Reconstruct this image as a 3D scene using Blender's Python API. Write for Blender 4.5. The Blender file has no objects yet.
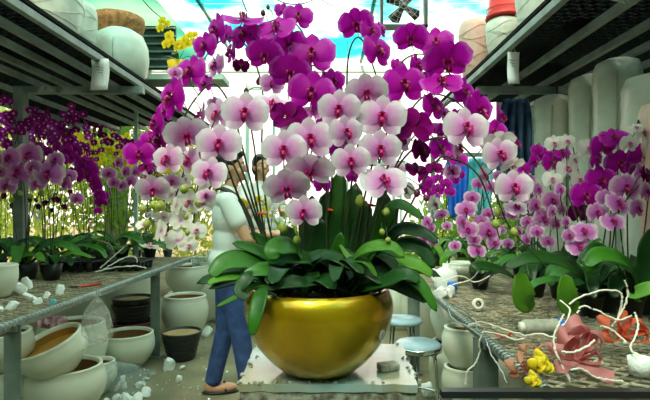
import bpy, bmesh, math, random
from mathutils import Vector, Matrix, Euler
random.seed(7)
C = bpy.context.scene.collection
SC = bpy.context.scene
R = math.radians

# ---------------------------------------------------------------- camera
cam_d = bpy.data.cameras.new('camera'); cam = bpy.data.objects.new('camera', cam_d); C.objects.link(cam)
cam_d.sensor_width = 36; cam_d.lens = 36 * 490 / 650
cam.location = (0, 0, 1.23); cam.rotation_euler = (R(90), 0, 0)
cam_d.shift_x = -5 / 650; cam_d.shift_y = 7 / 650
cam_d.clip_start = 0.02; cam_d.clip_end = 200
SC.camera = cam
# ---------------------------------------------------------------- light
W = bpy.data.worlds.new('sky'); SC.world = W; W.use_nodes = True
bg = W.node_tree.nodes['Background']; bg.inputs[0].default_value = (1.0, 0.90, 0.79, 1); bg.inputs[1].default_value = 1.2
sd = bpy.data.lights.new('sun', 'SUN'); sd.energy = 5.0; sd.angle = R(14); sd.color = (1, 0.89, 0.74)
so = bpy.data.objects.new('sun', sd); C.objects.link(so); so.rotation_euler = (R(38), R(-14), 0); so.location = (0, -2, 8)
SC.view_settings.view_transform = 'Standard'; SC.view_settings.look = 'None'
SC.view_settings.exposure = 0.92; SC.view_settings.gamma = 1; SC.view_settings.use_curve_mapping = False

EYE = 1.23
def at(px, py, Y):
    return Vector(((px - 330) * Y / 490, Y, EYE - (py - 207) * Y / 490))

# ---------------------------------------------------------------- materials
def mat(name, col, rough=0.6, metal=0.0, spec=0.5, noise=0.0, nscale=20, bump=0.0, bscale=60, trans=0.0, col2=None, coat=0.0):
    m = bpy.data.materials.new(name); m.use_nodes = True
    nt = m.node_tree; b = nt.nodes['Principled BSDF']
    b.inputs['Base Color'].default_value = (*col, 1); b.inputs['Roughness'].default_value = rough
    b.inputs['Metallic'].default_value = metal; b.inputs['Specular IOR Level'].default_value = spec
    b.inputs['Coat Weight'].default_value = coat; b.inputs['Coat Roughness'].default_value = 0.08
    if noise or bump or col2:
        tc = nt.nodes.new('ShaderNodeTexCoord')
    if noise or col2:
        n = nt.nodes.new('ShaderNodeTexNoise'); n.inputs['Scale'].default_value = nscale; n.inputs['Detail'].default_value = 5
        nt.links.new(tc.outputs['Object'], n.inputs['Vector'])
        r = nt.nodes.new('ShaderNodeValToRGB')
        c2 = col2 if col2 else tuple(c * (1 - noise) for c in col)
        r.color_ramp.elements[0].position = 0.36; r.color_ramp.elements[1].position = 0.64
        r.color_ramp.elements[0].color = (*c2, 1); r.color_ramp.elements[1].color = (*col, 1)
        nt.links.new(n.outputs['Fac'], r.inputs['Fac']); nt.links.new(r.outputs['Color'], b.inputs['Base Color'])
    if bump:
        n2 = nt.nodes.new('ShaderNodeTexNoise'); n2.inputs['Scale'].default_value = bscale; n2.inputs['Detail'].default_value = 4
        nt.links.new(tc.outputs['Object'], n2.inputs['Vector'])
        bp = nt.nodes.new('ShaderNodeBump'); bp.inputs['Strength'].default_value = bump; bp.inputs['Distance'].default_value = 0.01
        nt.links.new(n2.outputs['Fac'], bp.inputs['Height']); nt.links.new(bp.outputs['Normal'], b.inputs['Normal'])
    if trans:
        add_translucent(m, col, trans)
    return m

def add_translucent(m, col, fac, src=None):
    nt = m.node_tree; b = nt.nodes['Principled BSDF']; out = nt.nodes['Material Output']
    t = nt.nodes.new('ShaderNodeBsdfTranslucent'); t.inputs[0].default_value = (*col, 1)
    if src: nt.links.new(src, t.inputs[0])
    mx = nt.nodes.new('ShaderNodeMixShader'); mx.inputs[0].default_value = fac
    nt.links.new(b.outputs[0], mx.inputs[1]); nt.links.new(t.outputs[0], mx.inputs[2]); nt.links.new(mx.outputs[0], out.inputs[0])

def petal_mat(name, stops, trans=0.4, rough=0.5):
    """petal colour by distance from the flower's own centre (a flower mesh is 1 unit wide)"""
    m = bpy.data.materials.new(name); m.use_nodes = True; nt = m.node_tree; b = nt.nodes['Principled BSDF']
    tc = nt.nodes.new('ShaderNodeTexCoord'); ln = nt.nodes.new('ShaderNodeVectorMath'); ln.operation = 'LENGTH'
    nt.links.new(tc.outputs['Object'], ln.inputs[0])
    n = nt.nodes.new('ShaderNodeTexNoise'); n.inputs['Scale'].default_value = 9; n.inputs['Detail'].default_value = 3
    nt.links.new(tc.outputs['Object'], n.inputs['Vector'])
    ad = nt.nodes.new('ShaderNodeMath'); ad.operation = 'MULTIPLY_ADD'; ad.inputs[1].default_value = 0.16; 
    nt.links.new(n.outputs['Fac'], ad.inputs[0]); nt.links.new(ln.outputs['Value'], ad.inputs[2])
    r = nt.nodes.new('ShaderNodeValToRGB'); e = r.color_ramp.elements
    while len(e) < len(stops): e.new(0.5)
    for k, (p, c) in enumerate(stops): e[k].position = p + 0.08; e[k].color = (*c, 1)
    nt.links.new(ad.outputs[0], r.inputs['Fac']); nt.links.new(r.outputs['Color'], b.inputs['Base Color'])
    b.inputs['Roughness'].default_value = rough; b.inputs['Specular IOR Level'].default_value = 0.03 if 'wine' in name else 0.2
    add_translucent(m, (1, 1, 1), trans, r.outputs['Color'])
    return m

WHT = (0.86, 0.79, 0.83)
PM = {
 'P': petal_mat('petal_white_pink', [(0.0, (0.50, 0.06, 0.36)), (0.13, (0.66, 0.20, 0.56)), (0.30, (0.78, 0.46, 0.68)), (0.44, WHT)], 0.3),
 'W': petal_mat('petal_cream_white', [(0.0, (0.62, 0.18, 0.42)), (0.10, (0.84, 0.66, 0.74)), (0.2, (0.88, 0.85, 0.78)), (0.5, (0.90, 0.88, 0.80))], 0.35),
 'V': petal_mat('petal_lilac', [(0.0, (0.36, 0.01, 0.25)), (0.12, (0.56, 0.12, 0.52)), (0.32, (0.66, 0.22, 0.56)), (0.44, (0.84, 0.62, 0.74))], 0.35),
 'M': petal_mat('petal_magenta', [(0.0, (0.22, 0.0, 0.10)), (0.10, (0.46, 0.002, 0.33)), (0.40, (0.52, 0.003, 0.42)), (0.47, (0.66, 0.10, 0.58))], 0.35),
 'D': petal_mat('petal_deep_wine', [(0.0, (0.12, 0.0, 0.05)), (0.3, (0.16, 0.0, 0.10)), (0.5, (0.20, 0.001, 0.13)), (0.6, (0.28, 0.004, 0.20))], 0.05),  # darker tone for petal backs and shaded flowers, shade put into the colour
 'N': petal_mat('petal_plum_white_eye', [(0.0, (0.85, 0.6, 0.8)), (0.10, (0.80, 0.5, 0.7)), (0.14, (0.32, 0.0, 0.20)), (0.6, (0.36, 0.004, 0.26))], 0.3),
 'Y': petal_mat('petal_yellow', [(0.0, (0.5, 0.12, 0.0)), (0.12, (0.78, 0.55, 0.01)), (0.4, (0.85, 0.68, 0.02)), (0.5, (0.85, 0.72, 0.05))], 0.35),
}
LIP = {k: mat('lip_' + n, c, 0.4, col2=c2, nscale=6) for k, n, c, c2 in [
 ('P', 'crimson', (0.42, 0.005, 0.10), (0.55, 0.02, 0.20)), ('W', 'rose', (0.55, 0.08, 0.25), (0.7, 0.3, 0.4)), ('V', 'dark_red', (0.36, 0.0, 0.08), (0.45, 0.01, 0.16)),
 ('M', 'purple_red', (0.28, 0.0, 0.12), (0.42, 0.01, 0.12)), ('N', 'pale', (0.7, 0.5, 0.6), (0.8, 0.6, 0.7)), ('D', 'wine', (0.14, 0, 0.04), (0.2, 0, 0.08)), ('Y', 'orange', (0.6, 0.2, 0.0), (0.8, 0.5, 0.02))]}
MC = mat('column_white', (0.8, 0.7, 0.72), 0.4)
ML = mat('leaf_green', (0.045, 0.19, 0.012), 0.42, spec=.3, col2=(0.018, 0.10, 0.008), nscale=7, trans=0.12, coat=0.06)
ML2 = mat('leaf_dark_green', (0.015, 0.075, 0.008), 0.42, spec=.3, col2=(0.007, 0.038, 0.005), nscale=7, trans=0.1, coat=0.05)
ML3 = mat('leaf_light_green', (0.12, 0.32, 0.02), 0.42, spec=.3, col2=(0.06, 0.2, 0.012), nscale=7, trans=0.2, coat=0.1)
MS = mat('stem_dark_green', (0.035, 0.05, 0.015), 0.5)
MSP = mat('stem_pale_green', (0.18, 0.26, 0.06), 0.5)
MBG = mat('bud_yellow_green', (0.42, 0.46, 0.07), 0.45, col2=(0.26, 0.34, 0.05), nscale=6)
MBD = mat('bud_dark_red', (0.13, 0.012, 0.05), 0.45)
MCLIP = mat('clip_orange', (0.85, 0.12, 0.01), 0.4)
MSOIL = mat('soil_brown', (0.16, 0.085, 0.03), 0.9, noise=0.6, bump=0.6)
MGOLD = mat('gold_lacquer', (0.78, 0.49, 0.008), 0.26, metal=0.65, col2=(0.50, 0.27, 0.004), nscale=6, coat=0.5)
MPOT = mat('white_glaze', (0.74, 0.77, 0.62), 0.35, noise=0.08, nscale=4, coat=0.2)
MPOTW = mat('wrapped_white', (0.66, 0.69, 0.57), 0.4, noise=0.14, nscale=9, bump=0.5, bscale=14, coat=0.2)
MPEACH = mat('wrapped_peach', (0.78, 0.50, 0.40), 0.45, noise=0.1, bump=0.5, bscale=12)
MRED = mat('red_plastic', (0.65, 0.03, 0.02), 0.4)
MPIN = mat('pot_inside_brown', (0.30, 0.14, 0.04), 0.7, noise=0.4, nscale=6)
MTAN = mat('pot_inside_tan', (0.50, 0.33, 0.13), 0.8, noise=0.3, nscale=8)
MOCH = mat('pot_inside_ochre', (0.50, 0.24, 0.03), 0.5, noise=0.35, nscale=5)
MBLK = mat('black_plastic', (0.016, 0.018, 0.018), 0.4)
MRPOT = mat('dark_red_plastic', (0.20, 0.045, 0.03), 0.5)
MGALV = mat('galvanised_steel', (0.46, 0.52, 0.48), 0.38, metal=0.6, noise=0.3, nscale=30)
MBEAM = mat('painted_grey_beam', (0.30, 0.35, 0.32), 0.5, metal=0.0, noise=0.35, nscale=9)
MPOST = mat('green_grey_post', (0.17, 0.23, 0.19), 0.5, noise=0.3, nscale=12)
MDECK = mat('black_wire_mesh', (0.010, 0.012, 0.011), 0.9, spec=0.1)
MWIRE = mat('rusty_wire_mesh', (0.50, 0.44, 0.29), 0.6, metal=0.0, noise=0.6, nscale=14)
MFLOOR = mat('concrete_floor', (0.26, 0.23, 0.13), 0.9, col2=(0.15, 0.135, 0.075), nscale=3, bump=0.5, bscale=40)
MCONC = mat('rough_concrete', (0.42, 0.40, 0.30), 0.9, col2=(0.13, 0.10, 0.06), nscale=38, bump=1.0, bscale=50)
MTILE = mat('pale_blue_glazed_tile', (0.40, 0.54, 0.53), 0.15, col2=(0.36, 0.33, 0.20), nscale=4.5, coat=0.3)
MTREX = mat('dried_cement', (0.55, 0.50, 0.38), 0.9, noise=0.4, nscale=50, bump=0.8)
MFOAM = mat('white_foam', (0.86, 0.90, 0.84), 0.7, bump=0.4, bscale=90)
MTWIST = mat('cream_paper_wire', (0.82, 0.80, 0.66), 0.6)
MCHROME = mat('chrome', (0.62, 0.64, 0.62), 0.16, metal=1.0)
MSEAT = mat('blue_vinyl', (0.30, 0.44, 0.50), 0.25, noise=0.1)
MBLUE = mat('blue_plastic', (0.02, 0.14, 0.62), 0.4)
MNAVY = mat('navy_cloth', (0.012, 0.05, 0.16), 0.7, col2=(0.10, 0.20, 0.34), nscale=7, bump=0.6, bscale=15)
MPAPER = mat('white_paper', (0.82, 0.84, 0.80), 0.8)
MGREY = mat('grey_ink', (0.3, 0.32, 0.3), 0.8)
MWICK = mat('wicker_brown', (0.42, 0.20, 0.05), 0.7, col2=(0.2, 0.08, 0.02), nscale=30, bump=1.0, bscale=70)
MSKIN = mat('skin', (0.58, 0.30, 0.17), 0.5)
MHAIR = mat('black_hair', (0.012, 0.010, 0.010), 0.4)
MSHIRT = mat('white_cotton', (0.80, 0.80, 0.72), 0.85, noise=0.06, nscale=5, bump=0.4, bscale=9)
MJEAN = mat('blue_denim', (0.035, 0.085, 0.24), 0.85, col2=(0.018, 0.045, 0.14), nscale=14, bump=0.8, bscale=22)
MSTRAP = mat('dark_strap', (0.04, 0.02, 0.012), 0.6)
MORG = mat('pink_organza', (0.72, 0.27, 0.27), 0.45, trans=0.4)
MPINK = mat('pale_pink_plastic', (0.78, 0.48, 0.52), 0.5, trans=0.3)
MORG2 = mat('orange_organza', (0.80, 0.16, 0.07), 0.45, trans=0.4)
MPEAC2 = mat('peach_organza', (0.62, 0.28, 0.16), 0.45, trans=0.4)
MYEL = mat('yellow_felt', (0.80, 0.58, 0.01), 0.7)
MSHADE = mat('dark_green_light_block', (0.020, 0.045, 0.028), 0.9, noise=0.5, nscale=2)  # for the added walls that hold down the ambient light
MNET = mat('pale_green_net', (0.50, 0.72, 0.60), 0.8, trans=0.8)
MROOT = mat('dry_brown_root', (0.26, 0.17, 0.08), 0.9)
MBARK = mat('pale_bark', (0.40, 0.42, 0.34), 0.9, noise=0.4, nscale=9)
MBUSH = mat('sunlit_leaves', (0.30, 0.48, 0.05), 0.5, col2=(0.14, 0.30, 0.03), nscale=2.5, trans=0.5)
MBUSH2 = mat('yellow_green_leaves', (0.62, 0.68, 0.10), 0.5, col2=(0.30, 0.46, 0.06), nscale=2.5, trans=0.5)
MPALE = mat('pale_green_frame', (0.44, 0.60, 0.50), 0.6)
MCYAN = mat('cyan_tarpaulin', (0.10, 0.62, 0.68), 0.5, trans=0.4, col2=(0.4, 0.8, 0.8), nscale=1.2)
MSLATE = mat('dark_green_slats', (0.022, 0.04, 0.035), 0.6)
MBOWP = mat('rubbed_label', (0.75, 0.75, 0.65), 0.5)
def film(name, col, alpha, rough=0.15):
    m = bpy.data.materials.new(name); m.use_nodes = True; nt = m.node_tree; b = nt.nodes['Principled BSDF']; out = nt.nodes['Material Output']
    b.inputs['Base Color'].default_value = (*col, 1); b.inputs['Roughness'].default_value = rough
    t = nt.nodes.new('ShaderNodeBsdfTransparent'); t.inputs[0].default_value = (1, 1, 1, 1)
    n = nt.nodes.new('ShaderNodeTexNoise'); n.inputs['Scale'].default_value = 22; tc = nt.nodes.new('ShaderNodeTexCoord'); nt.links.new(tc.outputs['Object'], n.inputs[0])
    mp = nt.nodes.new('ShaderNodeMapRange'); mp.inputs[1].default_value = .3; mp.inputs[2].default_value = .7; mp.inputs[3].default_value = alpha * 0.4; mp.inputs[4].default_value = min(1, alpha * 1.6)
    nt.links.new(n.outputs['Fac'], mp.inputs[0])
    mx = nt.nodes.new('ShaderNodeMixShader'); nt.links.new(mp.outputs[0], mx.inputs[0])
    nt.links.new(t.outputs[0], mx.inputs[1]); nt.links.new(b.outputs[0], mx.inputs[2]); nt.links.new(mx.outputs[0], out.inputs[0])
    return m
MFILM = film('clear_plastic', (0.75, 0.80, 0.72), 0.24)
MFILMB = film('bluish_clear_plastic', (0.60, 0.78, 0.80), 0.20)
def roof_mat():
    m = bpy.data.materials.new('translucent_roof_sheet'); m.use_nodes = True; nt = m.node_tree; nt.nodes.remove(nt.nodes['Principled BSDF']); out = nt.nodes['Material Output']
    tc = nt.nodes.new('ShaderNodeTexCoord'); n = nt.nodes.new('ShaderNodeTexNoise'); n.inputs['Scale'].default_value = 0.9; n.inputs['Detail'].default_value = 6
    nt.links.new(tc.outputs['Object'], n.inputs[0]); r = nt.nodes.new('ShaderNodeValToRGB')
    r.color_ramp.elements[0].position = .40; r.color_ramp.elements[1].position = .58
    r.color_ramp.elements[0].color = (0.13, 0.60, 0.64, 1); r.color_ramp.elements[1].color = (1.0, 0.99, 0.95, 1); nt.links.new(n.outputs['Fac'], r.inputs[0])
    a = nt.nodes.new('ShaderNodeBsdfTransparent'); t = nt.nodes.new('ShaderNodeBsdfTranslucent'); mx = nt.nodes.new('ShaderNodeMixShader'); mx.inputs[0].default_value = .45
    nt.links.new(r.outputs[0], a.inputs[0]); nt.links.new(r.outputs[0], t.inputs[0]); nt.links.new(a.outputs[0], mx.inputs[1]); nt.links.new(t.outputs[0], mx.inputs[2]); nt.links.new(mx.outputs[0], out.inputs[0])
    return m
MROOF = roof_mat()

# ---------------------------------------------------------------- helpers
def mobj(name, me, m, parent=None, smooth=True):
    if m is not None:
        for k in (m if isinstance(m, (list, tuple)) else [m]): me.materials.append(k)
    if smooth:
        for p in me.polygons: p.use_smooth = True
    o = bpy.data.objects.new(name, me); C.objects.link(o)
    if parent is not None: o.parent = parent
    return o
def obj(name, bm, m, parent=None, smooth=True):
    me = bpy.data.meshes.new(name); bm.normal_update(); bm.to_mesh(me); bm.free()
    return mobj(name, me, m, parent, smooth)
def tag(o, label, cat, group=None, kind=None):
    if label: o['label'] = label
    if cat: o['category'] = cat
    if group: o['group'] = group
    if kind: o['kind'] = kind
    return o
def thing(name, label, cat, loc=(0, 0, 0), rotz=0, group=None):
    o = bpy.data.objects.new(name, None); C.objects.link(o); o.empty_display_size = .05
    o.location = loc; o.rotation_euler = (0, 0, rotz); return tag(o, label, cat, group)
def struct(name, bm, m, smooth=False):
    o = obj(name, bm, m, None, smooth); o['kind'] = 'structure'; return o
def bx(bm, c, s, rot=None):
    r = bmesh.ops.create_cube(bm, size=1)['verts']; M = Matrix.Translation(Vector(c))
    if rot: M = M @ Euler(rot).to_matrix().to_4x4()
    M = M @ Matrix.Diagonal((*s, 1)); bmesh.ops.transform(bm, matrix=M, verts=r); return r
def box(c, s, rot=None, bev=0):
    bm = bmesh.new(); bx(bm, c, s, rot)
    if bev: bmesh.ops.bevel(bm, geom=bm.edges[:], offset=bev, segments=2, affect='EDGES', profile=.5)
    return bm
def tube(bm, pts, rad, seg=6):
    pts = [Vector(p) for p in pts]; n = len(pts)
    rs = rad if isinstance(rad, (list, tuple)) else [rad] * n
    rings = []; up = Vector((0.13, 0.31, 0.94))
    for i, p in enumerate(pts):
        t = (pts[min(i + 1, n - 1)] - pts[max(i - 1, 0)])
        if t.length < 1e-9: t = Vector((0, 0, 1))
        t.normalize(); a = t.cross(up)
        if a.length < .05: a = t.cross(Vector((1, 0, 0)))
        a.normalize(); b = t.cross(a).normalized(); up = up if abs(t.dot(up)) < .9 else b
        rings.append([bm.verts.new(p + (a * math.cos(q) + b * math.sin(q)) * rs[i]) for q in [2 * math.pi * k / seg for k in range(seg)]])
    for i in range(n - 1):
        for k in range(seg):
            try: bm.faces.new((rings[i][k], rings[i][(k + 1) % seg], rings[i + 1][(k + 1) % seg], rings[i + 1][k]))
            except ValueError: pass
    bm.faces.new(rings[0]); bm.faces.new(rings[-1][::-1])
def lathe(bm, prof, seg=40, sc=(1, 1), wob=0, c=(0, 0, 0)):
    rings = []
    for r, z in prof:
        if r <= 1e-6: rings.append([bm.verts.new((c[0], c[1], c[2] + z))] * seg); continue
        rings.append([bm.verts.new((c[0] + r * sc[0] * math.cos(a) * (1 + wob * math.sin(3 * a + z * 20)), c[1] + r * sc[1] * math.sin(a) * (1 + wob * math.cos(4 * a + z * 31)), c[2] + z)) for a in [2 * math.pi * k / seg for k in range(seg)]])
    for i in range(len(prof) - 1):
        for k in range(seg):
            v = [rings[i][k], rings[i][(k + 1) % seg], rings[i + 1][(k + 1) % seg], rings[i + 1][k]]
            u = []
            for x in v:
                if x not in u: u.append(x)
            if len(u) > 2: bm.faces.new(u)
    return bm
def smoothpath(pts, n=8):
    pts = [Vector(p) for p in pts]; out = []
    P = [2 * pts[0] - pts[1]] + pts + [2 * pts[-1] - pts[-2]]
    for i in range(1, len(P) - 2):
        for k in range(n):
            t = k / n; a, b, c, d = P[i - 1], P[i], P[i + 1], P[i + 2]
            out.append(.5 * ((2 * b) + (c - a) * t + (2 * a - 5 * b + 4 * c - d) * t * t + (3 * b - a - 3 * c + d) * t ** 3))
    out.append(pts[-1]); return out

# ---------------------------------------------------------------- orchid flower, bud, leaf
def petal(bm, ang, L, Wd, wide=.55, cup=.10, y0=0, nu=7, nv=6, ruf=0.0):
    ca, sa = math.cos(ang), math.sin(ang); g = []
    for i in range(nu + 1):
        u = i / nu; x = .5 * (u + u)  # along the length
        w = Wd * (math.sin(math.pi * min(1, u ** (math.log(.5) / math.log(wide)))) ** .55 if 0 < u < 1 else 0) + .012 * (1 - u)
        row = []
        for j in range(nv + 1):
            v = -1 + 2 * j / nv
            lx, lw = L * u, w * v
            yy = y0 + cup * (u - .55) ** 2 - cup * .5 * v * v * w / Wd * .6 + ruf * math.sin(5 * v + 7 * u) * u
            # local: out direction = (sa, ca) clockwise from +z
            row.append(bm.verts.new((lx * sa + lw * ca, yy, lx * ca - lw * sa)))
        g.append(row)
    for i in range(nu):
        for j in range(nv): bm.faces.new((g[i][j], g[i][j + 1], g[i + 1][j + 1], g[i + 1][j]))
def flower_bm(lo=False):
    bm = bmesh.new(); n = (4, 3) if lo else (7, 6)
    for a, L, w, y in ((0, .47, .16, .03), (R(128), .47, .16, .03), (R(-128), .47, .16, .03)):
        petal(bm, a, L, w, .55, -.10, y, *n)
    for s in (1, -1): petal(bm, s * R(72), .52, .275, .60, -.16, .0, *n, ruf=0 if lo else .008)
    return bm
def lip_bm():
    bm = bmesh.new()
    for s in (1, -1): petal(bm, s * R(38), .13, .06, .6, .3, -.06, 4, 4)
    petal(bm, R(180), .20, .06, .45, .35, -.10, 6, 4)
    petal(bm, R(150), .11, .035, .5, .2, -.13, 4, 2); petal(bm, R(-150), .11, .035, .5, .2, -.13, 4, 2)
    r = bmesh.ops.create_uvsphere(bm, u_segments=8, v_segments=6, radius=.035)['verts']; bmesh.ops.transform(bm, matrix=Matrix.Translation((0, -.06, -.02)), verts=r)
    return bm
G = 'orchids planted in the gold bowl'
FM, FML, LM = {}, {}, {}
def mk(name, bm, m):
    me = bpy.data.meshes.new(name); bm.to_mesh(me); bm.free(); me.materials.append(m)
    for p in me.polygons: p.use_smooth = True
    return me
for k in PM:
    FM[k] = [mk('flower', flower_bm(), PM[k]) for _ in range(1)][0]; FML[k] = mk('flower', flower_bm(True), PM[k]); LM[k] = mk('lip', lip_bm(), LIP[k])
def bud_mesh(m):
    bm = bmesh.new(); lathe(bm, [(0, -.5), (.22, -.44), (.40, -.2), (.43, .05), (.30, .34), (.12, .48), (0, .5)], 10)
    return mk('bud', bm, m)
BUDG, BUDD = bud_mesh(MBG), bud_mesh(MBD)

def link(o, parent): C.objects.link(o); o.parent = parent; return o
def flower(parent, root, pos, size, kind, yaw, pitch, roll, lip=True, lo=False):
    f = bpy.data.objects.new('flower', (FML if lo else FM)[kind]); link(f, parent)
    f.location = pos - root; f.rotation_euler = (pitch, roll, yaw); f.scale = (size,) * 3
    if lip:
        l = bpy.data.objects.new('lip', LM[kind]); link(l, f)
    return f
def leaf(parent, root, pts, width, m=None, N=(0.0, -.72, .7), fold=.18, thick=.0022, name='leaf'):
    sp = smoothpath(pts, 6); n = len(sp); bm = bmesh.new(); N = Vector(N).normalized(); g = []
    for i, p in enumerate(sp):
        u = i / (n - 1); t = (sp[min(i + 1, n - 1)] - sp[max(i - 1, 0)]).normalized()
        wd = t.cross(N)
        if wd.length < .15: wd = t.cross(Vector((0.7, -.5, .5)))
        wd.normalize(); nn = wd.cross(t).normalized()
        w = width * .5 * (.35 + .65 * math.sin(math.pi * min(1, .12 + u * .95)) ** .6 if u < .85 else (.35 + .65 * math.sin(math.pi * min(1, .12 + .85 * .95)) ** .6) * math.sqrt(max(0, 1 - ((u - .85) / .15) ** 2)) + .0001)
        w *= 1 if u > .5 else (.55 + .9 * u)
        g.append([bm.verts.new(p - root + wd * w * v + nn * (fold * w * v * v)) for v in (-1, -.66, -.33, 0, .33, .66, 1)])
    for i in range(n - 1):
        for j in range(6): bm.faces.new((g[i][j], g[i][j + 1], g[i + 1][j + 1], g[i + 1][j]))
    o = obj(name, bm, m or ML, parent)
    if thick:
        s = o.modifiers.new('s', 'SOLIDIFY'); s.thickness = thick; s.offset = 0
    return o
def nearest(path, p):
    return min(path, key=lambda q: (q - p).length)
def orchid(label, root, stems, flowers=(), buds=(), leaves=(), cat='orchid', group=None, lip=True, lo=False, sr=.0028, clips=(), smat=None, jit=.25, name='orchid_plant'):
    """root world point; stems lists of world points; flowers (px,py,w,h,kind,Y or None)"""
    root = Vector(root); t = thing(name, label, cat, root, 0, group)
    paths = [smoothpath(s, 7) for s in stems]; allp = [q for p in paths for q in p[len(p) // 3:]]
    bms = []
    for p in paths:
        bm = bmesh.new(); tube(bm, [q - root for q in p], [sr * (1.25 - .6 * i / len(p)) for i in range(len(p))], 6); bms.append((bm, p))
    def attach(pos):
        best = min(range(len(bms)), key=lambda i: min((q - pos).length for q in bms[i][1][len(bms[i][1]) // 3:]))
        q = nearest(bms[best][1][len(bms[best][1]) // 3:], pos); a = pos + Vector((0, .012, 0)); mid = (a + q) / 2 + Vector((0, .01, .012))
        tube(bms[best][0], [x - root for x in smoothpath([q, mid, a], 3)], sr * .55, 5)
    for f in flowers:
        px, py, w, h, k = f[:5]
        ref = nearest(allp, at(px, py, allp[len(allp) // 2].y)); Y = f[5] if len(f) > 5 and f[5] else ref.y - .035 + random.uniform(-.015, .015)
        pos = at(px, py, Y); s = max(w, h * 1.12); size = s * Y / 490 * (1.17 if group == G else 1.10)
        yaw = math.acos(max(.35, w / s)) * (-1 if px < 330 else 1) if w < s * .93 else random.uniform(-jit, jit)
        pit = math.acos(max(.35, h * 1.12 / s)) * random.choice((1, 1, -1)) if h * 1.12 < s * .9 else random.uniform(-jit, jit) * .6
        if k == 'D': pit = -abs(pit)
        if k == 'D' and len(f) > 6: yaw = math.pi + .2; pit = .25
        if k == 'W' and len(f) > 6: yaw += math.pi + random.uniform(-.6, .6); pit += random.uniform(-.4, .3)
        flower(t, root, pos, size, k, yaw, pit, random.uniform(-.18, .18), lip, lo); attach(pos)
    for b in buds:
        px, py, w, h, k = b[:5]; ref = nearest(allp, at(px, py, allp[len(allp) // 2].y)); Y = b[5] if len(b) > 5 else ref.y - .01; pos = at(px, py, Y)
        o = bpy.data.objects.new('bud', BUDG if k == 'G' else BUDD); link(o, t); o.location = pos - root; o.scale = (w * Y / 490 * 1.15, w * Y / 490 * 1.15, h * Y / 490); o.rotation_euler = (random.uniform(-.3, .3), random.uniform(-.4, .4), 0)
        attach(pos)
    for i, (bm, p) in enumerate(bms): obj('flower_stem', bm, smat or MS, t)
    for pt in clips:
        q = nearest([x for p in paths for x in p], at(*pt)); bm = box(q - root, (.018, .012, .008), (0, .1, 0), .002); bx(bm, q - root + Vector((.010, -.004, -.002)), (.010, .006, .006)); obj('clip', bm, MCLIP, t)
    for l in leaves:
        pts, wd = l[0], l[1]; m = l[2] if len(l) > 2 and l[2] else ML; N = l[3] if len(l) > 3 else (0, -.72, .7)
        leaf(t, root, [at(*q) for q in pts], wd, m, N)
    if group == G:
        rnd = random.Random(len(label) * 7 + int(root.x * 1000))
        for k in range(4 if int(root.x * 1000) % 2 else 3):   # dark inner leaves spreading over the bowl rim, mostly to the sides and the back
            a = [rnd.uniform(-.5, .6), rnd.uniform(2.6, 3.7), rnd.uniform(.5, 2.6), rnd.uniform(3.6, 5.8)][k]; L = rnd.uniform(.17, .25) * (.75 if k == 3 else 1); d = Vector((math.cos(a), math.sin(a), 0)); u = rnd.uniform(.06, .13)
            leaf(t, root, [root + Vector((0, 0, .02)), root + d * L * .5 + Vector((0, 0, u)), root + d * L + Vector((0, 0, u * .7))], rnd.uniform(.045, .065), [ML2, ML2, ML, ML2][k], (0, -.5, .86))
    return t
def pot(name, label, cat, c, prof, m, inner=None, soil_z=None, soil_r=None, smat=None, group=None, rot=None, seg=40, part='bowl', split=0):
    t = thing(name, label, cat, c, 0, group)
    if rot: t.rotation_euler = rot
    if split: bm = bmesh.new(); lathe(bm, prof[:-split + 1], seg); obj('body', bm, m, t); bm = bmesh.new(); lathe(bm, prof[-split:], seg); obj('inside', bm, smat, t)
    else: bm = bmesh.new(); lathe(bm, prof, seg); bmesh.ops.recalc_face_normals(bm, faces=bm.faces[:]); obj('body', bm, m, t)
    if soil_z is not None:
        b2 = bmesh.new(); lathe(b2, [(0, soil_z + .004), (soil_r * .6, soil_z + .006), (soil_r, soil_z)], 28); obj('soil' if smat is MSOIL else 'inner_pot', b2, smat or MSOIL, t)
    if inner:
        b3 = bmesh.new(); lathe(b3, inner, seg); obj('inside', b3, MPIN if smat is None else smat, t)
    return t
def round_prof(r, h, rim=.86, th=.014, base=.5):
    """outside up, over the rim, down the inside"""
    out = [(0, 0), (r * base, 0)]
    for k in range(1, 11):
        a = k / 10; rr = r * (base + (1 - base) * math.sin(min(1, a * 1.45) * math.pi / 2)) if a < .69 else r * (1 - (1 - rim) * ((a - .69) / .31) ** 1.6)
        out.append((rr, h * a))
    ro = out[-1][0]; out += [(ro + th * .15, h + th * .4), (ro - th * .4, h + th * .8), (ro - th, h + th * .3), (ro - th * 1.1, h - .012), (r * .90, h * .6), (r * .6, h * .15), (0, h * .12)]
    return out
# ---------------------------------------------------------------- setting
struct('floor', box((0, 14, -.05), (40, 36, .1)), MFLOOR)
bm = bmesh.new()
for k in range(5): bx(bm, (0, -2 + 2.5 * k, 4.03), (16, 2.46, .012))
struct('ceiling', bm, MROOF)
bm = bmesh.new()
for k in range(-3, 4): bx(bm, (k * 2.4 + .6, 3.2, 4.06), (.05, 12.8, .05))
struct('trim_1', bm, MPALE)
struct('wall_left_added', box((-4.75, 2.2, 2.0), (.06, 8.8, 4.0)), MSHADE); struct('wall_right_added', box((3.25, 3.5, 2.0), (.06, 12.0, 4.0)), MSHADE); struct('wall_front_added', box((-.75, -2.3, 2.0), (8.1, .06, 4.0)), MSHADE)  # dark walls added to cut ambient light and darken what the bowl reflects
struct('trim_2', box((0, 9.6, 3.93), (16, .10, .12)), MPALE)
bm = bmesh.new()
for x in (-6.5, 6.5): bx(bm, (x, 9.6, 1.95), (.1, .1, 3.9))
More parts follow.
